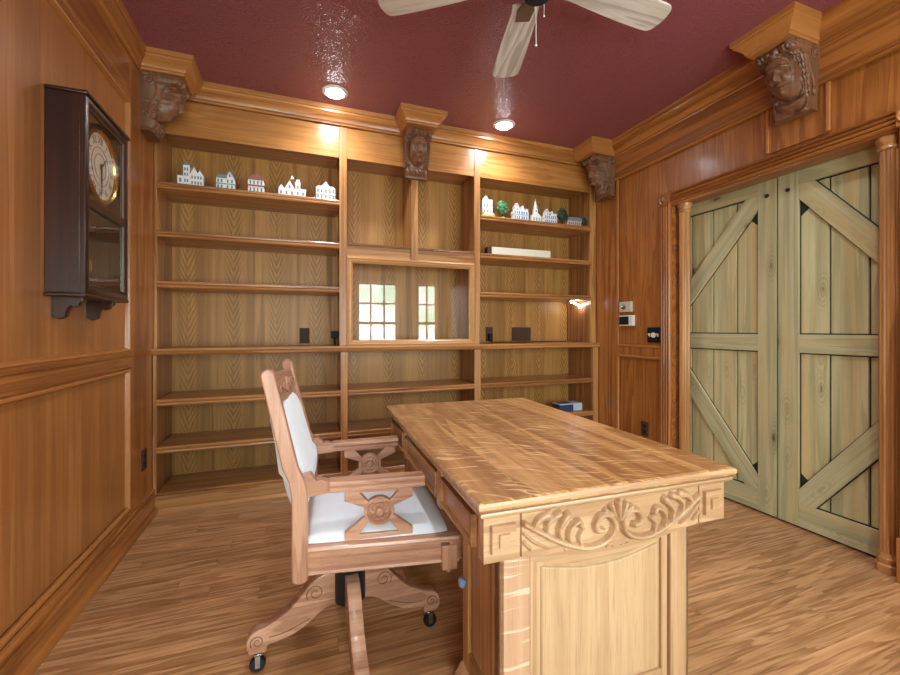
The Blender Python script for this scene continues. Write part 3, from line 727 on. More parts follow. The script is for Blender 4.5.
# seat cushion
n, m = 25, 25; P = np.zeros((n, m, 3))
for i in range(n):
    for j in range(m):
        a = i / (n - 1); c = 2 * j / (m - 1) - 1; u = u0 - .012 + (u1 - u0 - .003) * a; e = (1 - abs(2 * a - 1) ** 6) * (1 - abs(c) ** 6)
        P[i, j] = (u, c * (hw(u, c) - .010), .468 + .036 * e ** .5 + .012 * (1 - (2 * a - 1) ** 2) * (1 - c * c))
b = B().grid(P); obj('seat_cushion', b, 'fabric', ch, local=True, smooth=80)
obj('seat_base', B().box(u0 + .02, u1 - .03, -.21, .21, .41, .462), 'chairX', ch, local=True)
# rear posts: run from below the seat to the rounded top, leaning back above the arms
def post_u(z): return -.176 - (max(0, z - .60) * .235 if z > .68 else max(0, z - .60) ** 2 * 1.47)
for s in (-1, 1):
    path = [(q, 0) for q in (.388, .42, .5, .6, .64, .68, .72, .85, .97, .998)]
    poly = []
    zz = [p[0] for p in path]
    wd = lambda z: .046 if z < .6 else .046 - .006 * (z - .6) / .4
    Lp = [(post_u(z) - wd(z) / 2, z) for z in zz]; Rp = [(post_u(z) + wd(z) / 2, z) for z in zz]
    cu, cz = post_u(.998), .998; top = [(cu + .02 * math.cos(t), cz + .02 * math.sin(t)) for t in np.linspace(0, PI, 9)[1:-1]]
    cb, zb = post_u(.388), .388; bot = [(cb + .023 * math.cos(t), zb + .014 * math.sin(t)) for t in np.linspace(PI, 2 * PI, 7)[1:-1]]
    poly = bot + Rp + top + Lp[::-1]
    def vmid(z): return np.interp(z, [.37, .6, 1.03], [.247, .245, .218])
    b = B().rings([[(p[0], s * (vmid(p[1]) - .017), p[1]) for p in poly], [(p[0], s * (vmid(p[1]) + .017), p[1]) for p in poly]])
    obj('rear_post', b, 'chairZ', ch, local=True, bevel=.005)
def tilt(b, z0=.52):                               # shear the flat-built back to the lean of the posts
    for vtx in b.bm.verts: vtx.co.x += post_u(vtx.co.z)
    return b
b = B(); b.prism([(-.2, .915), (-.2, .975), (-.12, .985), (0, .99), (.12, .985), (.2, .975), (.2, .915), (.13, .905), (0, .895), (-.13, .905)], 'X', -.013, .013)
crest = obj('crest_rail', tilt(b), 'chairY', ch, local=True, bevel=.004)
b = B()
for s in (-1, 1):
    sp = [(.016, s * (.07 + .03 * (1 - t) * math.cos(7 * t)), .942 + .022 * (1 - t) * math.sin(7 * t)) for t in np.linspace(0, .95, 18)]
    b.tube(sp, .004, 6); b.tube([(.015, s * .10, .942), (.016, s * .14, .955), (.015, s * .18, .942)], .004, 6)
    b.tube([(.015, s * .04, .925), (.017, s * .01, .955), (.016, 0, .97)], .005, 6)
obj('crest_carving', tilt(b), 'chairY', crest, local=True)
obj('lower_back_rail', tilt(B().box(-.014, .014, -.225, .225, .545, .585)), 'chairY', ch, local=True, bevel=.004)
# back pad: bulging front and back
n, m = 27, 21
for side, nm, amp in ((1, 'back_cushion', .017), (-1, 'back_cover', .036)):
    P = np.zeros((n, m, 3))
    for i in range(n):
        for j in range(m):
            a = i / (n - 1); c = 2 * j / (m - 1) - 1; z = .565 + .345 * a
            e = (1 - abs(2 * a - 1) ** 5) * (1 - abs(c) ** 6)
            lumb = 1 + .4 * math.exp(-((a - .28) / .25) ** 2)
            topc = -.03 * c * c * max(0, a - .8) / .2
            P[i, j] = (post_u(z) + side * (.008 + amp * max(e, 0) ** .5 * lumb), c * (.222 - .018 * a), z + topc)
    obj(nm, B().grid(P), 'fabric', ch, local=True, smooth=80)
# arms
for s in (-1, 1):
    def arm_v(u): return s * (.222 + (u + .09) * .062)
    def ring(u, k=1.0):
        c = arm_v(u); pr = [(-.023, .668), (-.026, .662), (-.026, .655), (-.019, .650), (-.025, .644), (-.025, .636), (-.018, .632), (.018, .632), (.025, .636), (.025, .644), (.019, .65), (.026, .655), (.026, .662), (.023, .668)]
        return [(u, c + a, z) for a, z in pr]
    arm = obj('arm', B().rings([ring(-.09), ring(.205 if s < 0 else .182)]), 'chairX', ch, local=True, smooth=25)
    # carved bracket joining arm and post
    pts = [(-.19, .675), (-.165, .688), (-.15, .692), (-.142, .682), (-.13, .668), (-.115, .672), (-.102, .664), (-.088, .664), (-.088, .634), (-.12, .632), (-.15, .628), (-.19, .60)]
    b = curve_mesh([pts], .034, .003); b.moved(Matrix.Translation((0, arm_v(-.13), 0)) @ Matrix.Rotation(PI / 2, 4, 'X'))
    obj('arm_bracket', b, 'chairX', arm, local=True)
    # X-shaped splat with a rosette
    uc = .062; zc = .562; zb, zt = .478, .632
    def arcp(cx, cz, r, t0, t1, k=8): return [(cx + r * math.cos(t), cz + r * math.sin(t)) for t in np.linspace(t0, t1, k)]
    outer = [(uc - .105, zb), (uc - .105, zb + .022)] + [(uc - .043, zc - .016)] + arcp(uc, zc, .046, PI * 1.08, PI * .92, 3) + [(uc - .043, zc + .016), (uc - .105, zt - .03), (uc - .105, zt)] \
        + [(uc + .105, zt), (uc + .105, zt - .03), (uc + .043, zc + .016)] + arcp(uc, zc, .046, PI * .08, -PI * .08, 3) + [(uc + .043, zc - .016), (uc + .105, zb + .022), (uc + .105, zb)]
    hole1 = [(uc - .066, zt - .006)] + arcp(uc, zc, .044, PI * .78, PI * .22, 11) + [(uc + .066, zt - .006)]
    hole2 = [(uc - .066, zb + .013)] + arcp(uc, zc, .044, PI * 1.22, PI * 1.78, 11) + [(uc + .066, zb + .013)]
    b = curve_mesh([outer, hole1, hole2], .018, .002)
    ang = math.atan(.062) * s
    b.moved(Matrix.Translation((0, arm_v(uc) + s * .004, 0)) @ Matrix.Translation((uc, 0, 0)) @ Matrix.Rotation(ang, 4, 'Z') @ Matrix.Translation((-uc, 0, 0)) @ Matrix.Rotation(PI / 2, 4, 'X'))
    sp = obj('arm_splat', b, 'chairX', ch, local=True)
    for f in (-1, 1):
        b = B(); yy = arm_v(uc) + s * .004 + f * .009
        b.lathe([(.0385, yy), (.0385, yy + f * .006), (.034, yy + f * .009), (.031, yy + f * .004), (.012, yy + f * .004), (.011, yy + f * .011), (.004, yy + f * .013), (0, yy + f * .013)], (uc, 0, zc), 'Y', 28)
        for k in range(10):
            t = 2 * PI * k / 10; b.sphere((uc + .0215 * math.cos(t), yy + f * .005, zc + .0215 * math.sin(t)), .0075, 1, .7, 1, 8)
        obj('rosette', b, 'chairX', sp, local=True)
# pedestal base: iron hub and four scrolled legs on casters
bx, by = -.026, -.048
hub = obj('hub', B().lathe([(.0, .176), (.052, .176), (.058, .186), (.058, .385), (.062, .39), (.062, .40), (0, .40)], (bx, by, 0), n=12).box(bx - .1, bx + .1, by - .1, by + .1, .392, .41), 'iron', ch, local=True, bevel=.003)
prof_t = smoothpath([(.04, .285), (.07, .288), (.10, .282), (.132, .262), (.168, .222), (.203, .188), (.24, .166), (.275, .148), (.302, .142), (.322, .128), (.331, .10), (.322, .076)], 6)
prof_b = smoothpath([(.276, .074), (.272, .094), (.245, .100), (.21, .106), (.175, .118), (.135, .142), (.107, .164), (.08, .178), (.04, .184)], 6)
poly = [tuple(p) for p in prof_t] + [tuple(p) for p in prof_b]
base_rot = math.radians(5.5)
for k in range(4):
    R = Matrix.Translation((bx, by, 0)) @ Matrix.Rotation(base_rot + k * PI / 2, 4, 'Z')
    b = curve_mesh([poly], .036, .004); b.moved(R @ Matrix.Rotation(PI / 2, 4, 'X'))
    lg = obj('leg', b, 'chairX', ch, local=True)
    b = B()
    for f in (-1, 1):
        for (cx, cz, r0) in ((.118, .232, .03), (.300, .110, .022)):
            b.tube([(cx + r0 * (1 - .78 * t) * math.cos(-.6 + 9.5 * t), f * .0225, cz + r0 * (1 - .78 * t) * math.sin(-.6 + 9.5 * t)) for t in np.linspace(0, 1, 34)], .0016, 5)
        b.tube([(p[0], f * .0225, p[1]) for p in smoothpath([(.135, .15), (.175, .135), (.22, .122), (.265, .118)], 6)], .0014, 5)
    b.moved(R); obj('scroll_carving', b, 'carving', lg, local=True)
    b = B(); b.box(.292, .308, -.015, -.011, .018, .062).box(.292, .308, .011, .015, .018, .062).box(.286, .312, -.015, .015, .058, .064).lathe([(.007, .06), (.007, .09)], (.299, 0, 0), n=10)
    b.moved(R); cs = obj('caster', b, 'steel', ch, local=True, bevel=.001)
    b = B().lathe([(.010, -.0105), (.023, -.0105), (.0255, -.006), (.0255, .006), (.023, .0105), (.010, .0105)], (.301, 0, .0255), 'Y', 22); b.moved(R)
    obj('wheel', b, 'caster', cs, local=True)

# ------------------------------------------------------------------ wall clock
ck = thing('wall_clock', 'dark wooden wall clock with Roman numeral dial hung on the left panelled wall', 'clock', (XL, 2.1, 1.27))
xw, xf = XL - .0115, -.752
y0, y1, z0, z1 = 1.905, 2.305, 1.275, 2.018
b = B(); b.box(xw, xw + .008, y0 + .016, y1 - .016, z0, z1).box(xw, xf - .014, y0, y0 + .016, z0, z1).box(xw, xf - .014, y1 - .016, y1, z0, z1).box(xw + .008, xf - .014, y0 + .016, y1 - .016, z1 - .016, z1 - .0005).box(xw + .008, xf - .014, y0 + .016, y1 - .016, z0 + .0005, z0 + .016)
obj('case', b, 'clock_case', ck, bevel=.002)
obj('cornice', B().box(xw, xf + .012, y0 - .006, y1 + .012, z1, z1 + .014), 'clock_case', ck, bevel=.004)
obj('base_board', B().box(xw, xf + .006, y0 - .008, y1 + .008, z0 - .014, z0), 'clock_case', ck, bevel=.004)
fr = B(); FP = [(0, -.014), (0, .002), (.008, .006), (.022, .006), (.03, .0), (.034, -.014)]
fr.frame([(xf, y0, z0), (xf, y1, z0), (xf, y1, z1), (xf, y0, z1)], (1, 0, 0), FP)
zm = 1.625
fr.box(xf - .014, xf + .002, y0 + .03, y1 - .03, zm - .016, zm + .016)
dr = obj('door_frame', fr, 'clock_case', ck, bevel=.001)
obj('pane', B().box(xf - .008, xf - .006, y0 + .033, y1 - .033, z0 + .033, z1 - .033), 'old_glass', dr)
bd = B()
for (a, c) in ((z0 + .033, zm - .015), (zm + .015, z1 - .033)):
    bd.frame([(xf - .002, y0 + .033, a), (xf - .002, y1 - .033, a), (xf - .002, y1 - .033, c), (xf - .002, y0 + .033, c)], (1, 0, 0), [(0, -.004), (0, .001), (.002, .001), (.002, -.004)])
obj('bead', bd, 'bronze', dr)
yc, zc, R = 2.105, 1.815, .138
dial = obj('dial', B().lathe([(R, xf - .03), (R, xf - .026), (0, xf - .026)], (0, yc, zc), 'X', 48), 'dial', ck)
obj('dial_board', B().box(xf - .036, xf - .031, y0 + .017, y1 - .017, zm - .01, z1 - .017), 'clock_case', ck)
obj('bezel', B().lathe([(R - .006, xf - .026), (R - .004, xf - .018), (R + .004, xf - .012), (R + .012, xf - .018), (R + .014, xf - .031)], (0, yc, zc), 'X', 48, caps=False), 'gilt', dial)
ROM = ['XII', 'I', 'II', 'III', 'IV', 'V', 'VI', 'VII', 'VIII', 'IX', 'X', 'XI']
for i, tx in enumerate(ROM):                         # facing +X, seen with +Y to the right
    t = PI / 2 - i * PI / 6; cy, cz = .106 * math.cos(t), .106 * math.sin(t)
    b = curve_mesh(text=tx, depth=.0006, size=.044)
    b.moved(Matrix.Translation((xf - .0254, yc + cy, zc + cz)) @ Matrix.Rotation(PI / 2, 4, 'Z') @ Matrix.Rotation(PI / 2, 4, 'X') @ Matrix.Rotation(t - PI / 2, 4, 'Z') @ Matrix.Diagonal((.8, 1, 1, 1)))
    obj('numeral', b, 'ink', dial, smooth=0)
b = B()
for rr in (.078, .052):
    pts = [(xf - .0254, yc + rr * math.cos(t), zc + rr * math.sin(t)) for t in np.linspace(0, 2 * PI, 49)]
    b.tube(pts, .0012, 4)
obj('chapter_ring', b, 'ink', dial)
for L, ang, nm in ((.072, math.radians(45), 'hour_hand'), (.112, math.radians(-88), 'minute_hand')):
    dy, dz = math.cos(ang), math.sin(ang); b = B()
    b.tube([(xf - .021, yc + dy * L * t, zc + dz * L * t) for t in np.linspace(-.1, 1, 12)], lambda t: .0042 * (1 - .75 * t), 6); b.sphere((xf - .021, yc, zc), .007, .5, 1, 1)
    obj(nm, b, 'ink', dial)
b = B().lathe([(0, -.006), (.03, -.005), (.034, 0), (.03, .005), (0, .006)], (xf - .06, 2.08, 1.40), 'X', 24)
pe = obj('pendulum', b, 'gilt', ck)
obj('pendulum_rod', B().tube([(xf - .06, 2.08, 1.42), (xf - .06, 2.09, 1.62)], .003, 6), 'gilt', pe)
for y in (1.97, 2.235):
    pts = [(0, 0), (.092, 0), (.092, -.012), (.082, -.016), (.078, -.03), (.066, -.036), (.06, -.028), (.048, -.034), (.04, -.05), (.036, -.072), (.02, -.08), (.0, -.07)]
    b = curve_mesh([pts], .03, .002); b.moved(Matrix.Translation((xw, y, z0 - .014)) @ Matrix.Rotation(PI / 2, 4, 'X'))
    obj('bracket', b, 'clock_case', ck)

# ------------------------------------------------------------------ ceiling fan
FC = (.84, 1.332); BZ = 2.48
fan = thing('ceiling_fan', 'five-blade ceiling fan with whitewashed wood blades and a dark motor', 'ceiling fan', (*FC, BZ))
obj('canopy', B().lathe([(.0, H - .001), (.07, H - .001), (.068, H - .03), (.03, H - .055), (.016, H - .06), (.016, BZ + .1)], (*FC, 0), n=28), 'iron', fan)
obj('motor_housing', B().lathe([(.016, BZ + .105), (.07, BZ + .1), (.105, BZ + .075), (.112, BZ + .045), (.112, BZ + .01), (.09, BZ - .005), (.09, BZ - .03), (.06, BZ - .045), (.058, BZ - .075), (.05, BZ - .088), (0, BZ - .09)], (*FC, 0), n=36), 'iron', fan)
for k in range(5):
    ang = math.radians(1.5 + 72 * k); R = Matrix.Translation((*FC, 0)) @ Matrix.Rotation(ang, 4, 'Z') @ Matrix.Translation((0, 0, BZ)) @ Matrix.Rotation(math.radians(-5), 4, 'X')
    pts = [(.15, -.05), (.2, -.056), (.4, -.066), (.58, -.068), (.622, -.056), (.634, -.02), (.636, 0), (.634, .02), (.622, .056), (.58, .068), (.4, .066), (.2, .056), (.15, .05)]
    # blades: own local frame so the grain follows each blade
    rt = bpy.data.objects.new
    b = curve_mesh([smoothpath(pts + [pts[0]], 3)[:-1]], .008, .001)
    o_ = obj('blade', b, 'fan_blade', fan, local=True); o_.matrix_local = Matrix.Rotation(ang, 4, 'Z') @ Matrix.Rotation(math.radians(-5), 4, 'X')
    b = B(); b.box(.085, .13, -.014, .014, -.012, -.004).prism([(.12, -.014), (.17, -.036), (.235, -.03), (.235, .03), (.17, .036), (.12, .014)], 'Z', -.0095, -.0045)
    i_ = obj('blade_iron', b, 'bronze', o_, local=True, bevel=.001)
b = B(); c0 = (.862, 1.378)
b.tube([(c0[0], c0[1], BZ - .06), (c0[0] + .003, c0[1] + .003, BZ - .16), (c0[0] + .003, c0[1] + .003, 2.25)], .0016, 6).sphere((c0[0] + .003, c0[1] + .003, 2.245), .005)
obj('pull_chain', b, 'white', fan)
b = B().tube([(.888, 1.36, BZ - .05), (.888, 1.361, 2.355)], .0012, 6).sphere((.888, 1.361, 2.35), .004); obj('pull_chain', b, 'white', fan)

# ------------------------------------------------------------------ recessed lights
SPOT = 36
spots = [(.223, 2.825, 'lit recessed ceiling light between the clock corner and the middle corbel'), (1.484, 2.825, 'lit recessed ceiling light near the door wall end of the bookcase'),
         (.1, .75, None), (1.85, .75, None), (.1, -.75, None), (1.85, -.75, None)]  # these four are out of view, added as fill light
for x, y, lb_ in spots:
    if lb_ is None: lb_ = 'unseen ceiling light added to brighten the room'
    r = thing('ceiling_light', lb_, 'ceiling light', (x, y, H), 0, 'recessed ceiling lights')
    obj('trim_ring', B().lathe([(.058, H - .0005), (.085, H - .0005), (.083, H - .006), (.066, H - .011), (.058, H - .009)], (x, y, 0), n=36), 'white', r)
    L = bpy.data.lights.new('downlight', 'SPOT'); L.energy = SPOT; L.spot_size = math.radians(150); L.spot_blend = 1; L.shadow_soft_size = .05; L.color = (.93, .97, 1)
    o_ = bpy.data.objects.new('downlight', L); col.objects.link(o_); o_.location = (x, y, H - .03)
    obj('lens', B().lathe([(.06, H - .004), (.058, H - .013), (.04, H - .02), (0, H - .023)], (x, y, 0), n=36), 'lamp', r)

# ------------------------------------------------------------------ miniature village on the top shelves
SZ = 2.075
def mini(name, label, cat, xc, w, hgt, parts, group, yc=3.116):
    r = thing(name, label, cat, (xc, yc, SZ), 0, group)
    for pn, b, mt in parts(w * .9, hgt * .96): obj(pn, b, mt, r, local=True, bevel=.0008)
    return r
def wn(b, xs, zs, sw, sh, y=-.0245):
    for x in xs:
        for z in zs: b.box(x - sw / 2, x + sw / 2, y - .0015, y + .004, z - sh / 2, z + sh / 2)
    return b
D = .024
def gable(b, x0, x1, z0, zr, d=D - .0008): b.prism([(x0, z0), ((x0 + x1) / 2, zr), (x1, z0)], 'Y', -d, d); return b
def mansion(w, h):
    b = B(); b.box(-w * .5, -w * .26, -D, D, 0, h * .38).box(-w * .27, -w * .02, -D - .001, D - .001, 0, h * .82).box(-w * .02, w * .5, -D, D, 0, h * .5); gable(b, -.0, w * .3, h * .5, h * .78); gable(b, w * .26, w * .5, h * .5, h * .66)
    yield 'wall', b, 'housewhite'
    b = B(); gable(b, -w * .29, -w * .0, h * .82, h * 1.0); b.box(-w * .52, -w * .26, -D - .002, D, h * .38, h * .42).box(w * .12, w * .17, -.01, .01, h * .7, h * .88).box(w * .34, w * .39, -.01, .01, h * .6, h * .76); yield 'roof', b, 'roofgrey'
    b = wn(B(), (-w * .38,), (h * .2,), w * .08, h * .16); wn(b, (-w * .2, -w * .1), (h * .2, h * .45, h * .66), w * .06, h * .12); wn(b, (w * .08, w * .2, w * .32, w * .43), (h * .14, h * .36), w * .06, h * .12); yield 'windows', b, 'roofgrey'
def cottage(w, h):
    b = B(); b.box(-w * .5, w * .02, -D, D, 0, h * .55).box(0, w * .5, -D - .001, D - .001, 0, h * .6); gable(b, -w * .02, w * .5, h * .6, h * .97); yield 'wall', b, 'housewhite'
    b = B(); b.prism([(-w * .55, h * .55), (-w * .38, h * .72), (w * .1, h * .72), (w * .1, h * .55)], 'Y', -D - .003, D)
    b.prism([(-w * .06, h * .58), (w * .24, h), (w * .55, h * .58), (w * .48, h * .58), (w * .24, h * .9), (w * .02, h * .58)], 'Y', -D - .004, D); b.box(-w * .52, w * .52, -D - .004, D, h * .26, h * .3); yield 'roof', b, 'roofgrey'
    b = wn(B(), (-w * .38, -w * .2, w * .13, w * .36), (h * .14, h * .42), w * .1, h * .16); wn(b, (w * .24,), (h * .7,), w * .09, h * .14); yield 'windows', b, 'roofgrey'
def pavilion(w, h):
    b = B().box(-w * .44, w * .44, -D, D, 0, h * .62); yield 'wall', b, 'housewhite'
    b = B(); b.prism([(-w * .5, h * .6), (w * .5, h * .6), (w * .28, h * .8), (-w * .28, h * .8)], 'Y', -D - .004, D); gable(b, -w * .16, w * .16, h * .8, h); b.box(-w * .5, w * .5, -D - .006, D, h * .3, h * .36); yield 'roof', b, 'roofred'
    b = wn(B(), (-w * .3, -w * .1, w * .1, w * .3), (h * .15, h * .48), w * .09, h * .17); yield 'windows', b, 'roofgrey'
def towerchurch(w, h):
    b = B().box(-w * .5, w * .5, -D, D, 0, h * .34); gable(b, -w * .3, w * .12, h * .3, h * .72); b.box(w * .12, w * .3, -D - .0012, D - .0012, 0, h * .66).box(w * .15, w * .27, -.012, .012, h * .66, h * .82); gable(b, -w * .5, -w * .28, h * .34, h * .52); yield 'wall', b, 'housewhite'
    b = B(); b.lathe([(w * .09, h * .82), (w * .04, h * .92), (0, h)], n=10); b.box(w * .1, w * .32, -D - .003, D, h * .64, h * .68).box(w * .3, w * .52, -D - .003, D, h * .34, h * .38); yield 'roof', b, 'housewhite'
    b = wn(B(), (-w * .4, -w * .2, 0, w * .21, w * .4), (h * .16,), w * .06, h * .14); wn(b, (-w * .09, w * .21), (h * .44,), w * .06, h * .13); yield 'windows', b, 'roofgrey'
def inn(w, h):
    b = B().box(-w * .5, w * .5, -D, D, 0, h * .62); gable(b, -w * .24, w * .24, h * .7, h); yield 'wall', b, 'housewhite'
    b = B(); b.prism([(-w * .53, h * .6), (w * .53, h * .6), (w * .4, h * .74), (-w * .4, h * .74)], 'Y', -D - .003, D); b.box(-w * .52, w * .52, -D - .005, D, h * .3, h * .35); yield 'roof', b, 'housewhite'
    b = wn(B(), (-w * .4, -w * .22, 0, w * .22, w * .4), (h * .15, h * .47), w * .09, h * .17); yield 'windows', b, 'roofgrey'
def tallhouse(w, h):
    b = B().box(-w * .45, w * .1, -D, D, h * .1, h * .72).box(w * .08, w * .32, -D - .001, D - .001, h * .1, h * .8); gable(b, -w * .45, w * .1, h * .72, h * .98); yield 'wall', b, 'housewhite'
    b = B().box(w * .08, w * .34, -D - .003, D, h * .8, h * .84); b.prism([(w * .16, h * .84), (w * .14, h * 1.0), (w * .2, h * .84)], 'Y', -.008, .008); yield 'roof', b, 'leaf'
    b = B().box(-w * .5, w * .5, -D - .008, D, 0, h * .12); b.sphere((w * .4, -.02, h * .14), h * .07).sphere((-w * .4, -.024, h * .14), h * .06); yield 'garden', b, 'lime'
    b = wn(B(), (-w * .32, -w * .05, w * .2), (h * .26, h * .52), w * .09, h * .13); yield 'windows', b, 'houseblue'
def tree(green):
    def f(w, h):
        b = B(); b.sphere((0, 0, h * .62), h * .3, 1.1, .6, 1.15, 16)
        rnd = random.Random(3)
        for k in range(26):
            t, q = rnd.uniform(0, 2 * PI), rnd.uniform(-1, 1); b.sphere((h * .3 * math.cos(t) * math.sqrt(1 - q * q), -abs(h * .17 * math.sin(t) * math.sqrt(1 - q * q)), h * .62 + h * .33 * q), h * .075, 1, .8, 1, 8)
        yield 'crown', b, green
        b = B().lathe([(h * .05, h * .05), (h * .035, h * .36)], n=8); yield 'trunk', b, 'brown_plate'
        b = B().lathe([(w * .34, 0), (w * .34, .005), (w * .22, .014), (0, .014)], n=18); yield 'base', b, 'housewhite' if green == 'leaf' else 'lime'
    return f
def bluehouse(w, h):
    b = B().box(-w * .5, w * .5, -D, D, 0, h * .5).box(-w * .4, -w * .12, -D - .001, D - .001, 0, h * .72); gable(b, -w * .05, w * .3, h * .5, h * .86); b.box(w * .3, w * .46, -D - .001, D - .001, 0, h * .66); yield 'wall', b, 'housewhite'
    b = B(); gable(b, -w * .44, -w * .08, h * .72, h); b.box(-w * .52, w * .52, -D - .005, D, h * .3, h * .35).box(w * .28, w * .48, -D - .003, D, h * .66, h * .7); yield 'roof', b, 'housepink'
    b = wn(B(), (-w * .4, -w * .26, -w * .12, w * .06, w * .2, w * .36), (h * .15, h * .43), w * .08, h * .17); wn(b, (-w * .26,), (h * .62,), w * .08, h * .1); yield 'windows', b, 'houseblue'
def steeple(w, h):
    b = B().box(-w * .5, w * .5, -D, D, 0, h * .26); gable(b, -w * .5, w * .5, h * .26, h * .42); b.box(-w * .2, w * .2, -.014, .014, h * .26, h * .56).box(-w * .14, w * .14, -.011, .011, h * .56, h * .7); yield 'wall', b, 'housewhite'
    yield 'spire', B().lathe([(w * .14, h * .7), (w * .05, h * .88), (0, h)], n=8), 'housewhite'
    b = wn(B(), (-w * .3, 0, w * .3), (h * .12,), w * .12, h * .12); b.box(-w * .06, w * .06, -.016, -.013, h * .42, h * .5); yield 'windows', b, 'roofgrey'
def lowhouse(w, h):
    yield 'wall', B().box(-w * .5, w * .5, -D, D, 0, h * .55), 'housepink'
    b = B(); b.prism([(-w * .54, h * .52), (w * .54, h * .52), (w * .42, h * .88), (-w * .42, h * .88)], 'Y', -D - .004, D); b.box(-w * .2, -w * .14, -.01, .01, h * .88, h).box(w * .2, w * .26, -.01, .01, h * .88, h); yield 'roof', b, 'roofgrey'
    yield 'windows', wn(B(), tuple(w * q for q in (-.42, -.27, -.12, .03, .18, .33, .45)), (h * .27,), w * .07, h * .26), 'roofred'
GL, GR = 'miniature houses on the shelf nearest the clock', 'miniature village on the shelf nearest the door wall'
mini('miniature_house', 'white miniature mansion with tower, nearest the clock corner on the top shelf', 'figurine', -.668, .16, .168, mansion, GL)
mini('miniature_house', 'white miniature cottage with grey gable beside the towered mansion', 'figurine', -.464, .122, .142, cottage, GL)
mini('miniature_house', 'white miniature building with red-brown hipped roof on the top shelf', 'figurine', -.278, .126, .152, pavilion, GL)
mini('miniature_church', 'long white miniature church with a tower on the top shelf', 'figurine', -.047, .2, .162, towerchurch, GL)
mini('miniature_house', 'wide white miniature inn with centre gable beside the bookcase stile', 'figurine', .18, .147, .14, inn, GL)
mini('miniature_house', 'tall white miniature house on a lime green garden base', 'figurine', 1.478, .132, .19, tallhouse, GR)
mini('miniature_tree', 'bright green miniature tree on a round white base', 'figurine', 1.62, .11, .165, tree('leaf'), GR)
mini('miniature_house', 'larger blue and white miniature house with turret between tree and church', 'figurine', 1.79, .165, .157, bluehouse, GR)
mini('miniature_church', 'slim white miniature church with a tall pointed steeple', 'figurine', 1.944, .1, .22, steeple, GR)
mini('miniature_house', 'smaller blue and white miniature house just past the steepled church', 'figurine', 2.088, .145, .136, bluehouse, GR)
mini('miniature_tree', 'dark green miniature tree between the small blue house and the low pink house', 'figurine', 2.225, .086, .16, tree('darkleaf'), GR)
mini('miniature_house', 'low wide pinkish miniature house near the end of the shelf', 'figurine', 2.345, .165, .09, lowhouse, GR)
mini('miniature_shrub', 'small dark green miniature shrub at the very end of the shelf', 'figurine', 2.46, .06, .10, tree('darkleaf'), GR)

# ------------------------------------------------------------------ things on the shelves
r = thing('carton', 'long narrow white carton lying on the second shelf under the miniature village', 'box', (1.78, 3.13, 1.765))
obj('carton_body', B().box(1.515, 2.09, 3.1, 3.16, 1.765, 1.832), 'paper', r, bevel=.002)
obj('carton_end', B().box(1.475, 1.515, 3.102, 3.158, 1.766, 1.83), 'brown_plate', r, bevel=.002, label='dark carton end, inner shade put into the colour')  # solid end block coloured dark for the shaded inside
r = thing('box', 'small navy and pale blue card box on the lower shelf behind the desk', 'box', (2.29, 3.14, .402), 0)
o_ = obj('box_body', B().box(-.115, .125, -.055, .055, 0, .06), 'boxblue', r, local=True, bevel=.002)
obj('box_lid', B().box(-.116, .126, -.056, .056, .06, .07), 'boxlight', r, local=True, bevel=.002)
obj('box_end_label', B().box(.03, .1262, -.0562, .056, .003, .06), 'boxlight', r, local=True)
obj('box_print', B().box(-.1, .02, -.04, .04, .07, .0705), 'boxblue', r, local=True)
# outlet plates and devices along the ledge
def plate_y(name, label, cat, x0, x1, z0, z1, kind, mat='brown_plate'):
    r = thing(name, label, cat, ((x0 + x1) / 2, YK, z0)); yf = YK - .007
    obj('cover_plate', B().box(x0, x1, yf, YK - .0002, z0, z1), mat, r, bevel=.002)
    xc = (x0 + x1) / 2
    if kind == 'outlet':
        for zc_ in (z0 + (z1 - z0) * .3, z0 + (z1 - z0) * .7): obj('socket', B().box(xc - .016, xc + .016, yf - .003, yf, zc_ - .014, zc_ + .014), 'black', r, bevel=.003)
    elif kind == 'wide':
        for q in (-.06, 0, .06): obj('socket', B().box(xc + q - .018, xc + q + .018, yf - .002, yf, z0 + .025, z1 - .025), 'brown_plate', r, bevel=.002)
    return r
plate_y('outlet', 'brown wall outlet above the ledge in the bay nearest the clock', 'outlet', .002, .075, 1.03, 1.15, 'outlet')
plate_y('outlet', 'wide brown outlet plate above the ledge near the door wall', 'outlet', 1.86, 2.062, 1.03, 1.158, 'wide')
r = plate_y('outlet', 'narrow dark outlet with a black plug beside the glazed cabinet', 'outlet', 1.592, 1.662, 1.03, 1.16, 'none')
obj('plug', B().box(1.61, 1.645, YK - .045, YK - .007, 1.035, 1.10), 'black', r, bevel=.004)
r = thing('charger', 'small black charger block standing on the ledge against the divider', 'charger', (.262, 3.3, 1.018))
obj('charger_body', B().box(.232, .283, 3.27, 3.33, 1.07, 1.125), 'black', r, bevel=.004)
obj('charger_stem', B().box(.25, .268, 3.28, 3.32, 1.018, 1.07), 'black', r, bevel=.003)
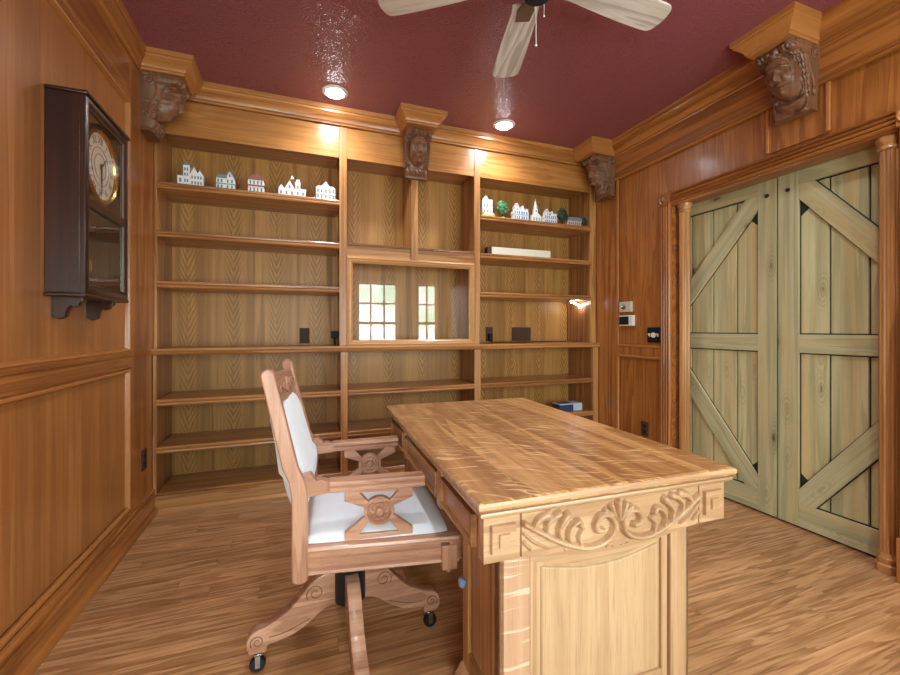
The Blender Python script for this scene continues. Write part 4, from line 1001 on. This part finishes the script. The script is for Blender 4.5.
# little string of lit lamps under the third shelf with its cord
r = thing('light_string', 'short string of tiny lit bulbs under the shelf beside the door wall', 'lamp', (2.44, 3.2, 1.404))
pts = [(2.36, 3.2, 1.404), (2.385, 3.2, 1.396), (2.41, 3.2, 1.39), (2.44, 3.2, 1.38), (2.465, 3.2, 1.366), (2.478, 3.2, 1.352)]
obj('wire', B().tube(smoothpath(pts, 4), .002, 6), 'black', r)
for i, q in enumerate(pts[1:]): obj('bulb', B().sphere((q[0], q[1], q[2] - .004), .009, seg=12), 'bulb', r)
cp = smoothpath([(2.36, 3.2, 1.402), (2.42, 3.32, 1.40), (2.47, 3.375, 1.36), (2.474, 3.38, 1.2), (2.474, 3.38, 1.06), (2.46, 3.375, 1.025), (2.3, 3.37, 1.022), (2.1, 3.372, 1.022), (1.9, 3.366, 1.022), (1.7, 3.37, 1.022), (1.63, 3.36, 1.03), (1.63, 3.36, 1.05)], 5)
obj('cord', B().tube(cp, .003, 6), 'black', r)
# wall devices beside the doors
xw = XR + .0078
r = thing('thermostat', 'beige wall control with a round dial, upper of two on the door wall', 'thermostat', (xw, 2.70, 1.275))
obj('housing', B().box(xw - .026, xw, 2.632, 2.762, 1.283, 1.368), 'cream', r, bevel=.004)
obj('dial', B().lathe([(.022, xw - .026), (.022, xw - .036), (.016, xw - .04), (0, xw - .04)], (0, 2.705, 1.325), 'X', 20), 'steel', r)
r = thing('control_panel', 'white wall control with a black screen below the dial thermostat', 'control panel', (xw, 2.69, 1.16))
obj('housing', B().box(xw - .028, xw, 2.61, 2.765, 1.168, 1.255), 'white', r, bevel=.004)
obj('screen', B().box(xw - .031, xw - .027, 2.652, 2.757, 1.178, 1.246), 'black', r, bevel=.002)
r = thing('switch_plate', 'square black switch plate with white round dimmer beside the door casing', 'switch', (xw, 2.41, 1.04))
obj('cover_plate', B().box(xw - .007, xw, 2.358, 2.482, 1.037, 1.155), 'black', r, bevel=.002)
obj('dimmer', B().lathe([(.02, xw - .007), (.019, xw - .018), (0, xw - .019)], (0, 2.418, 1.095), 'X', 20), 'white', r)
for y in (2.458, 2.378):
    obj('toggle', B().prism([(xw - .007, 1.08), (xw - .02, 1.1), (xw - .02, 1.108), (xw - .007, 1.106)], 'Y', y - .006, y + .006), 'white', r)
r = thing('outlet', 'dark brown wall outlet low on the door wall behind the desk', 'outlet', (xw, 2.51, .3))
obj('cover_plate', B().box(xw - .007, xw, 2.475, 2.545, .295, .41), 'brown_plate', r, bevel=.002)
for z in (.33, .375): obj('socket', B().box(xw - .01, xw - .006, 2.494, 2.526, z - .013, z + .013), 'black', r, bevel=.002)
r = thing('outlet', 'dark brown wall outlet low on the clock wall beside the bookcase', 'outlet', (XL, 2.88, .3))
obj('cover_plate', B().box(XL, XL + .007, 2.84, 2.915, .315, .435), 'brown_plate', r, bevel=.002)
for z in (.35, .4): obj('socket', B().box(XL + .006, XL + .01, 2.86, 2.895, z - .013, z + .013), 'black', r, bevel=.002)

# ------------------------------------------------------------------ daylight, camera, view
wd = bpy.data.worlds.new('World'); sc.world = wd; wd.use_nodes = True; t = wd.node_tree; bg = t.nodes['Background']
tc = t.nodes.new('ShaderNodeTexCoord'); nz = t.nodes.new('ShaderNodeTexNoise'); nz.inputs['Scale'].default_value = 9; nz.inputs['Detail'].default_value = 5
t.links.new(tc.outputs['Generated'], nz.inputs['Vector'])
rp_ = t.nodes.new('ShaderNodeValToRGB'); t.links.new(nz.outputs['Fac'], rp_.inputs[0])
e = rp_.color_ramp.elements; e[0].position = .38; e[0].color = (.34, .52, .36, 1); e[1].position = .62; e[1].color = (.93, 1.0, 1.08, 1)
t.links.new(rp_.outputs[0], bg.inputs['Color']); bg.inputs['Strength'].default_value = WORLD = 23
for a, c in wins:                                   # sky portals in the window openings
    L = bpy.data.lights.new('window_portal', 'AREA'); L.shape = 'RECTANGLE'; L.size = c - a; L.size_y = WZ1 - WZ0; L.cycles.is_portal = True
    o_ = bpy.data.objects.new('window_portal', L); col.objects.link(o_); o_.location = ((a + c) / 2, YN - .09, (WZ0 + WZ1) / 2); o_.rotation_euler = (PI / 2, 0, 0); o_.rotation_euler = (-PI / 2 + PI, 0, 0)
cam = bpy.data.cameras.new('camera'); co = bpy.data.objects.new('camera', cam); col.objects.link(co)
co.location = (0, 0, 1.14); co.rotation_euler = (PI / 2, 0, math.radians(-20.2)); cam.sensor_width = 36; cam.lens = 409.7 / 900 * 36
cam.shift_y = -(337.5 - 329.23) / 900; cam.clip_start = .02
sc.camera = co
vs = sc.view_settings; sc.display_settings.display_device = 'sRGB'; vs.view_transform = 'Standard'; vs.look = 'None'; vs.gamma = 1; vs.use_curve_mapping = False; vs.exposure = 0.2
